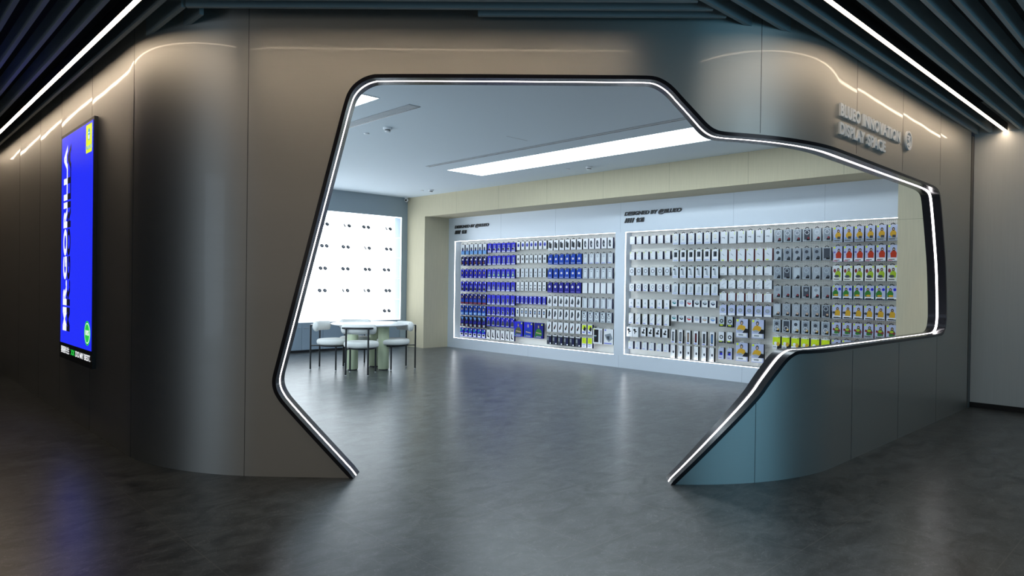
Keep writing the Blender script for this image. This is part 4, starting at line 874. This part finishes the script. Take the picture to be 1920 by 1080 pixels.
BLOCKS = [
  ('left', 'A', 1, 6, 11.885, 0.1462, 0.114, 2.311, 2.088),
  ('left', 'A', 2, 6, 11.885, 0.1462, 0.114, 2.038, 1.84),
  ('left', 'A', 3, 6, 11.885, 0.1462, 0.114, 1.759, 1.569),
  ('left', 'A', 4, 6, 11.885, 0.1462, 0.114, 1.487, 1.271),
  ('left', 'A', 5, 6, 11.885, 0.1462, 0.114, 1.216, 0.992),
  ('left', 'A', 6, 6, 11.885, 0.1462, 0.114, 0.96, 0.748),
  ('left', 'A', 7, 6, 11.885, 0.1462, 0.114, 0.718, 0.493),
  ('left', 'A', 8, 6, 11.885, 0.1462, 0.114, 0.457, 0.269),
  ('left', 'B', 1, 6, 10.999, 0.1464, 0.1186, 2.306, 2.114),
  ('left', 'B', 2, 6, 10.999, 0.1464, 0.1186, 2.042, 1.852),
  ('left', 'B', 3, 6, 10.999, 0.1464, 0.1186, 1.759, 1.567),
  ('left', 'B', 4, 6, 10.999, 0.1464, 0.1186, 1.485, 1.294),
  ('left', 'B', 5, 6, 10.999, 0.1464, 0.1186, 1.212, 1.009),
  ('left', 'B', 6, 6, 10.999, 0.1464, 0.1186, 0.962, 0.776),
  ('left', 'B', 7, 6, 10.999, 0.1464, 0.1186, 0.74, 0.543),
  ('left', 'B', 8, 6, 10.999, 0.1464, 0.1186, 0.467, 0.27),
  ('left', 'C', 1, 7, 10.102, 0.1231, 0.0936, 2.316, 2.15),
  ('left', 'C', 2, 7, 10.102, 0.1231, 0.0936, 2.038, 1.878),
  ('left', 'C', 3, 7, 10.102, 0.1231, 0.0936, 1.766, 1.593),
  ('left', 'C', 4, 7, 10.102, 0.1231, 0.0936, 1.498, 1.32),
  ('left', 'C', 5, 7, 10.102, 0.1231, 0.0936, 1.208, 1.053),
  ('left', 'C', 6, 7, 10.102, 0.1231, 0.0936, 0.963, 0.79),
  ('left', 'D', 1, 6, 9.223, 0.1474, 0.1209, 2.314, 2.118),
  ('left', 'D', 2, 6, 9.223, 0.1474, 0.1209, 2.037, 1.843),
  ('left', 'D', 3, 6, 9.223, 0.1474, 0.1209, 1.761, 1.569),
  ('left', 'D', 4, 6, 9.223, 0.1474, 0.1209, 1.495, 1.295),
  ('left', 'D', 5, 6, 9.223, 0.1474, 0.1209, 1.226, 1.031),
  ('left', 'D', 6, 6, 9.223, 0.1474, 0.1209, 0.974, 0.779),
  ('left', 'D', 7, 6, 9.223, 0.1474, 0.1209, 0.723, 0.528),
  ('left', 'D', 8, 6, 9.223, 0.1474, 0.1209, 0.471, 0.283),
  ('left', 'E', 1, 5, 8.33, 0.1446, 0.1186, 2.314, 2.121),
  ('left', 'E', 2, 5, 8.33, 0.1446, 0.1186, 2.035, 1.847),
  ('left', 'E', 3, 5, 8.33, 0.1446, 0.1186, 1.763, 1.573),
  ('left', 'E', 4, 5, 8.33, 0.1446, 0.1186, 1.493, 1.301),
  ('left', 'E', 5, 5, 8.33, 0.1446, 0.1186, 1.21, 1.025),
  ('left', 'E', 6, 5, 8.33, 0.1446, 0.1186, 0.96, 0.774),
  ('left', 'E2', 7, 2, 8.33, 0.1381, 0.1133, 0.72, 0.534),
  ('left', 'E2', 8, 2, 8.33, 0.1381, 0.1133, 0.475, 0.283),
  ('left', 'CB', 7, 3, 10.147, 0.2867, 0.2408, 0.684, 0.377),
  ('left', 'EB', 7, 2, 8.061, 0.2509, 0.2158, 0.662, 0.379),
  ('right', 'F', 1, 6, 7.259, 0.145, 0.0986, 2.31, 2.176),
  ('right', 'F', 2, 6, 7.259, 0.145, 0.0986, 2.04, 1.907),
  ('right', 'F', 3, 6, 7.259, 0.145, 0.0986, 1.769, 1.634),
  ('right', 'F', 4, 6, 7.259, 0.145, 0.0986, 1.488, 1.358),
  ('right', 'F', 5, 6, 7.259, 0.145, 0.0986, 1.221, 1.07),
  ('right', 'F', 6, 6, 7.259, 0.145, 0.0986, 0.97, 0.787),
  ('right', 'F', 8, 6, 7.259, 0.145, 0.0986, 0.482, 0.349),
  ('right', 'F1', 7, 2, 7.304, 0.1306, 0.1202, 0.728, 0.558),
  ('right', 'F2', 7, 4, 6.998, 0.1459, 0.0992, 0.734, 0.587),
  ('right', 'G', 1, 6, 6.387, 0.1452, 0.1132, 2.323, 2.142),
  ('right', 'G', 2, 6, 6.387, 0.1452, 0.1132, 2.051, 1.864),
  ('right', 'G', 3, 6, 6.387, 0.1452, 0.1132, 1.774, 1.592),
  ('right', 'G', 4, 6, 6.387, 0.1452, 0.1132, 1.497, 1.319),
  ('right', 'G1', 5, 6, 6.393, 0.1425, 0.1026, 1.232, 1.123),
  ('right', 'G1', 6, 6, 6.393, 0.1425, 0.1026, 0.974, 0.871),
  ('right', 'G2', 7, 6, 6.393, 0.1434, 0.0789, 0.733, 0.514),
  ('right', 'G2', 8, 6, 6.393, 0.1434, 0.0789, 0.48, 0.262),
  ('right', 'H', 1, 6, 5.514, 0.1456, 0.1165, 2.32, 2.134),
  ('right', 'H', 2, 6, 5.514, 0.1456, 0.1165, 2.038, 1.857),
  ('right', 'H', 3, 6, 5.514, 0.1456, 0.1165, 1.77, 1.64),
  ('right', 'H', 4, 6, 5.514, 0.1456, 0.1165, 1.563, 1.433),
  ('right', 'H', 5, 6, 5.514, 0.1456, 0.1165, 1.363, 1.237),
  ('right', 'H', 6, 6, 5.514, 0.1456, 0.1165, 1.178, 1.015),
  ('right', 'H1', 7, 2, 5.52, 0.1401, 0.0925, 0.993, 0.83),
  ('right', 'H1', 8, 2, 5.52, 0.1401, 0.0925, 0.749, 0.574),
  ('right', 'H1', 9, 2, 5.52, 0.1401, 0.0925, 0.504, 0.325),
  ('right', 'HB', 7, 2, 5.227, 0.2547, 0.1936, 0.969, 0.686),
  ('right', 'HB', 9, 2, 5.227, 0.2547, 0.1936, 0.602, 0.319),
  ('right', 'I', 1, 6, 4.641, 0.1412, 0.1144, 2.306, 2.126),
  ('right', 'I', 2, 6, 4.641, 0.1412, 0.1144, 2.032, 1.851),
  ('right', 'I', 3, 6, 4.641, 0.1412, 0.1144, 1.758, 1.583),
  ('right', 'I', 4, 6, 4.641, 0.1412, 0.1144, 1.485, 1.309),
  ('right', 'I', 5, 6, 4.641, 0.1412, 0.1144, 1.222, 1.042),
  ('right', 'I', 6, 6, 4.641, 0.1412, 0.1144, 0.986, 0.797),
  ('right', 'I', 7, 6, 4.641, 0.1412, 0.1144, 0.741, 0.552),
  ('right', 'I', 8, 6, 4.641, 0.1412, 0.1144, 0.497, 0.308),
  ('right', 'J', 1, 6, 3.792, 0.1392, 0.1211, 2.308, 2.098),
  ('right', 'J', 2, 6, 3.792, 0.1392, 0.1211, 2.043, 1.829),
  ('right', 'J', 3, 6, 3.792, 0.1392, 0.1211, 1.772, 1.563),
  ('right', 'J', 4, 6, 3.792, 0.1392, 0.1211, 1.501, 1.309),
  ('right', 'J', 5, 6, 3.792, 0.1392, 0.1211, 1.232, 1.041),
  ('right', 'J', 6, 6, 3.792, 0.1392, 0.1211, 0.987, 0.795),
  ('right', 'J', 7, 6, 3.792, 0.1392, 0.1211, 0.747, 0.56),

]
VIS = {('right', 'I', 8): 1, ('right', 'J', 7): 4}
# a few rows whose packs differ one from the next
DIAL = {5: ['teal', 'lavender', 'bright_red', 'black', 'dgrey', 'navy'], 6: ['teal', 'black', 'bright_red', 'lavender', 'skin', 'sky']}
DIALN = {'teal': 'teal', 'lavender': 'lilac', 'bright_red': 'red', 'black': 'black', 'dgrey': 'charcoal', 'navy': 'navy', 'skin': 'peach', 'sky': 'sky blue'}
ROWN = {1: 'top row', 2: 'second row', 3: 'third row', 4: 'fourth row', 5: 'fifth row', 6: 'sixth row', 7: 'seventh row', 8: 'eighth row', 9: 'bottom row'}
seen = set()
for bay, blk, row, n, y0, pitch, w, zt, zb in BLOCKS:
    name, cat, look, front, side, prints, tab = KIND[(bay, blk, row)]
    h = zt-zb; d = 0.05 if blk not in ('CB', 'EB', 'HB', 'F1') else 0.045
    if bay == 'left': d = 0.042
    base = None
    for i in range(min(n, VIS.get((bay, blk, row), 99))):
        lk = look; pr = list(prints); fr = front
        if blk == 'G1':
            c = DIAL[row][i]; lk = 'small white box with %s dial print' % DIALN[c]
            pr = [('e', 'pale', 0.5, 0.6, 0.38, 0.30), ('p', c, [(0.14, 0.55), (0.5, 0.30), (0.85, 0.45), (0.8, 0.6), (0.5, 0.5), (0.2, 0.68)])]
        elif blk == 'G2' and row == 7:
            c = ['silver', 'silver', 'skin', 'wine', 'dgrey', 'sky'][i]; pr[1] = ('r', c, 0.42, 0.22, 0.60, 0.80)
        elif blk == 'CB':
            c, fr = BIGB[i]; lk = 'large blue box with %s jacket print' % ['khaki', 'cobalt', 'green'][i]
            pr = [('p', c, [(0.08, 0.18), (0.88, 0.18), (0.84, 0.46), (0.64, 0.62), (0.34, 0.62), (0.14, 0.44)]), ('e', 'khaki' if i != 1 else 'silver', 0.48, 0.76, 0.10, 0.12), ('e', 'skin', 0.48, 0.74, 0.06, 0.07),
                  ('p', 'skin', [(0.2, 0.34), (0.8, 0.28), (0.82, 0.34), (0.24, 0.40)]), ('r', 'silver', 0.08, 0.05, 0.78, 0.13), ('e', 'green', 0.16, 0.12, 0.10, 0.05), ('r', 'lime', 0.82, 0.84, 0.94, 0.94)]
        elif blk == 'EB':
            lk = ['large white box with black flip case window', 'large white box with grey tablet case print'][i]
            pr = [[('r', 'black', 0.10, 0.10, 0.58, 0.92), ('r', 'offwhite', 0.62, 0.12, 0.78, 0.90), ('r', 'dgrey', 0.82, 0.08, 0.90, 0.90), ('r', 'white', 0.12, 0.50, 0.38, 0.54), ('r', 'teal', 0.12, 0.44, 0.36, 0.47), ('r', 'lime', 0.06, 0.88, 0.16, 0.97)],
                  [('p', 'grey', [(0.10, 0.62), (0.72, 0.74), (0.95, 0.40), (0.55, 0.18), (0.28, 0.36)]), ('p', 'dgrey', [(0.30, 0.52), (0.62, 0.56), (0.60, 0.30), (0.40, 0.36)]), ('e', 'lilac', 0.18, 0.92, 0.08, 0.05), ('r', 'lilac', 0.06, 0.05, 0.85, 0.11)]][i]
        elif blk == 'HB':
            pr = [('r', 'pale', 0, 0.40, 1, 1), ('r', 'lavender', 0, 0.55, 1, 1), ('p', 'mustard', [(0.06, 0.42), (0.20, 0.62), (0.40, 0.70), (0.62, 0.66), (0.80, 0.60), (0.78, 0.44), (0.5, 0.34)]), ('e', 'dgrey', 0.48, 0.80, 0.13, 0.12), ('e', 'skin', 0.48, 0.78, 0.07, 0.07),
                  ('p', 'black', [(0.55, 0.26), (1, 0.26), (1, 0.48), (0.80, 0.50)]), ('e', 'silver', 0.36, 0.38, 0.22, 0.06), ('r', 'white', 0.06, 0.05, 0.9, 0.24), ('r', 'grey', 0.22, 0.10, 0.62, 0.18), ('r', 'lime', 0.06, 0.86, 0.22, 0.97), ('r', 'lavender', 0, 0, 1, 0.02)]
        elif bay == 'right' and blk == 'I' and row <= 6:
            pr = list(prints)
            c = ['grey', 'grey', 'silver', 'grey', 'pale', 'dgrey'][(i*5+row*2) % 6]; pr[0] = ('r', c, 0.14, 0.06, 0.88, 0.92)
        if base is None or pr != list(prints) or fr != front:
            o = make_box(name, w, h, d, fr, side, pr, tab)
            if pr == list(prints) and fr == front: base = o
        else: o = copy_tree(base)
        o.location = (XF+random.uniform(-0.004, 0.004), y0-pitch*i, zb+random.uniform(-0.002, 0.002))
        if blk in ('CB', 'EB') or blk == 'G1': lab = '%s, %s row of the %s pegboard' % (lk, {5: 'fifth', 6: 'sixth', 7: 'lower'}[row], bay)
        elif n == 1 or VIS.get((bay, blk, row)) == 1: lab = lk+', '+bay+' pegboard'
        else: lab = '%s, %s of %s, %s pegboard' % (lk, ORD[i+1], {2: 'two', 3: 'three', 4: 'four', 5: 'five', 6: 'six', 7: 'seven'}[min(n, VIS.get((bay, blk, row), 99))], bay)
        assert lab not in seen, lab
        seen.add(lab)
        assert len(lab.split()) <= 16, lab
        prop(o, label=lab, cat=cat, group='%ses in the %s, %s pegboard' % (name.replace('_', ' '), ROWN[row], bay))
bpy.context.view_layer.update()
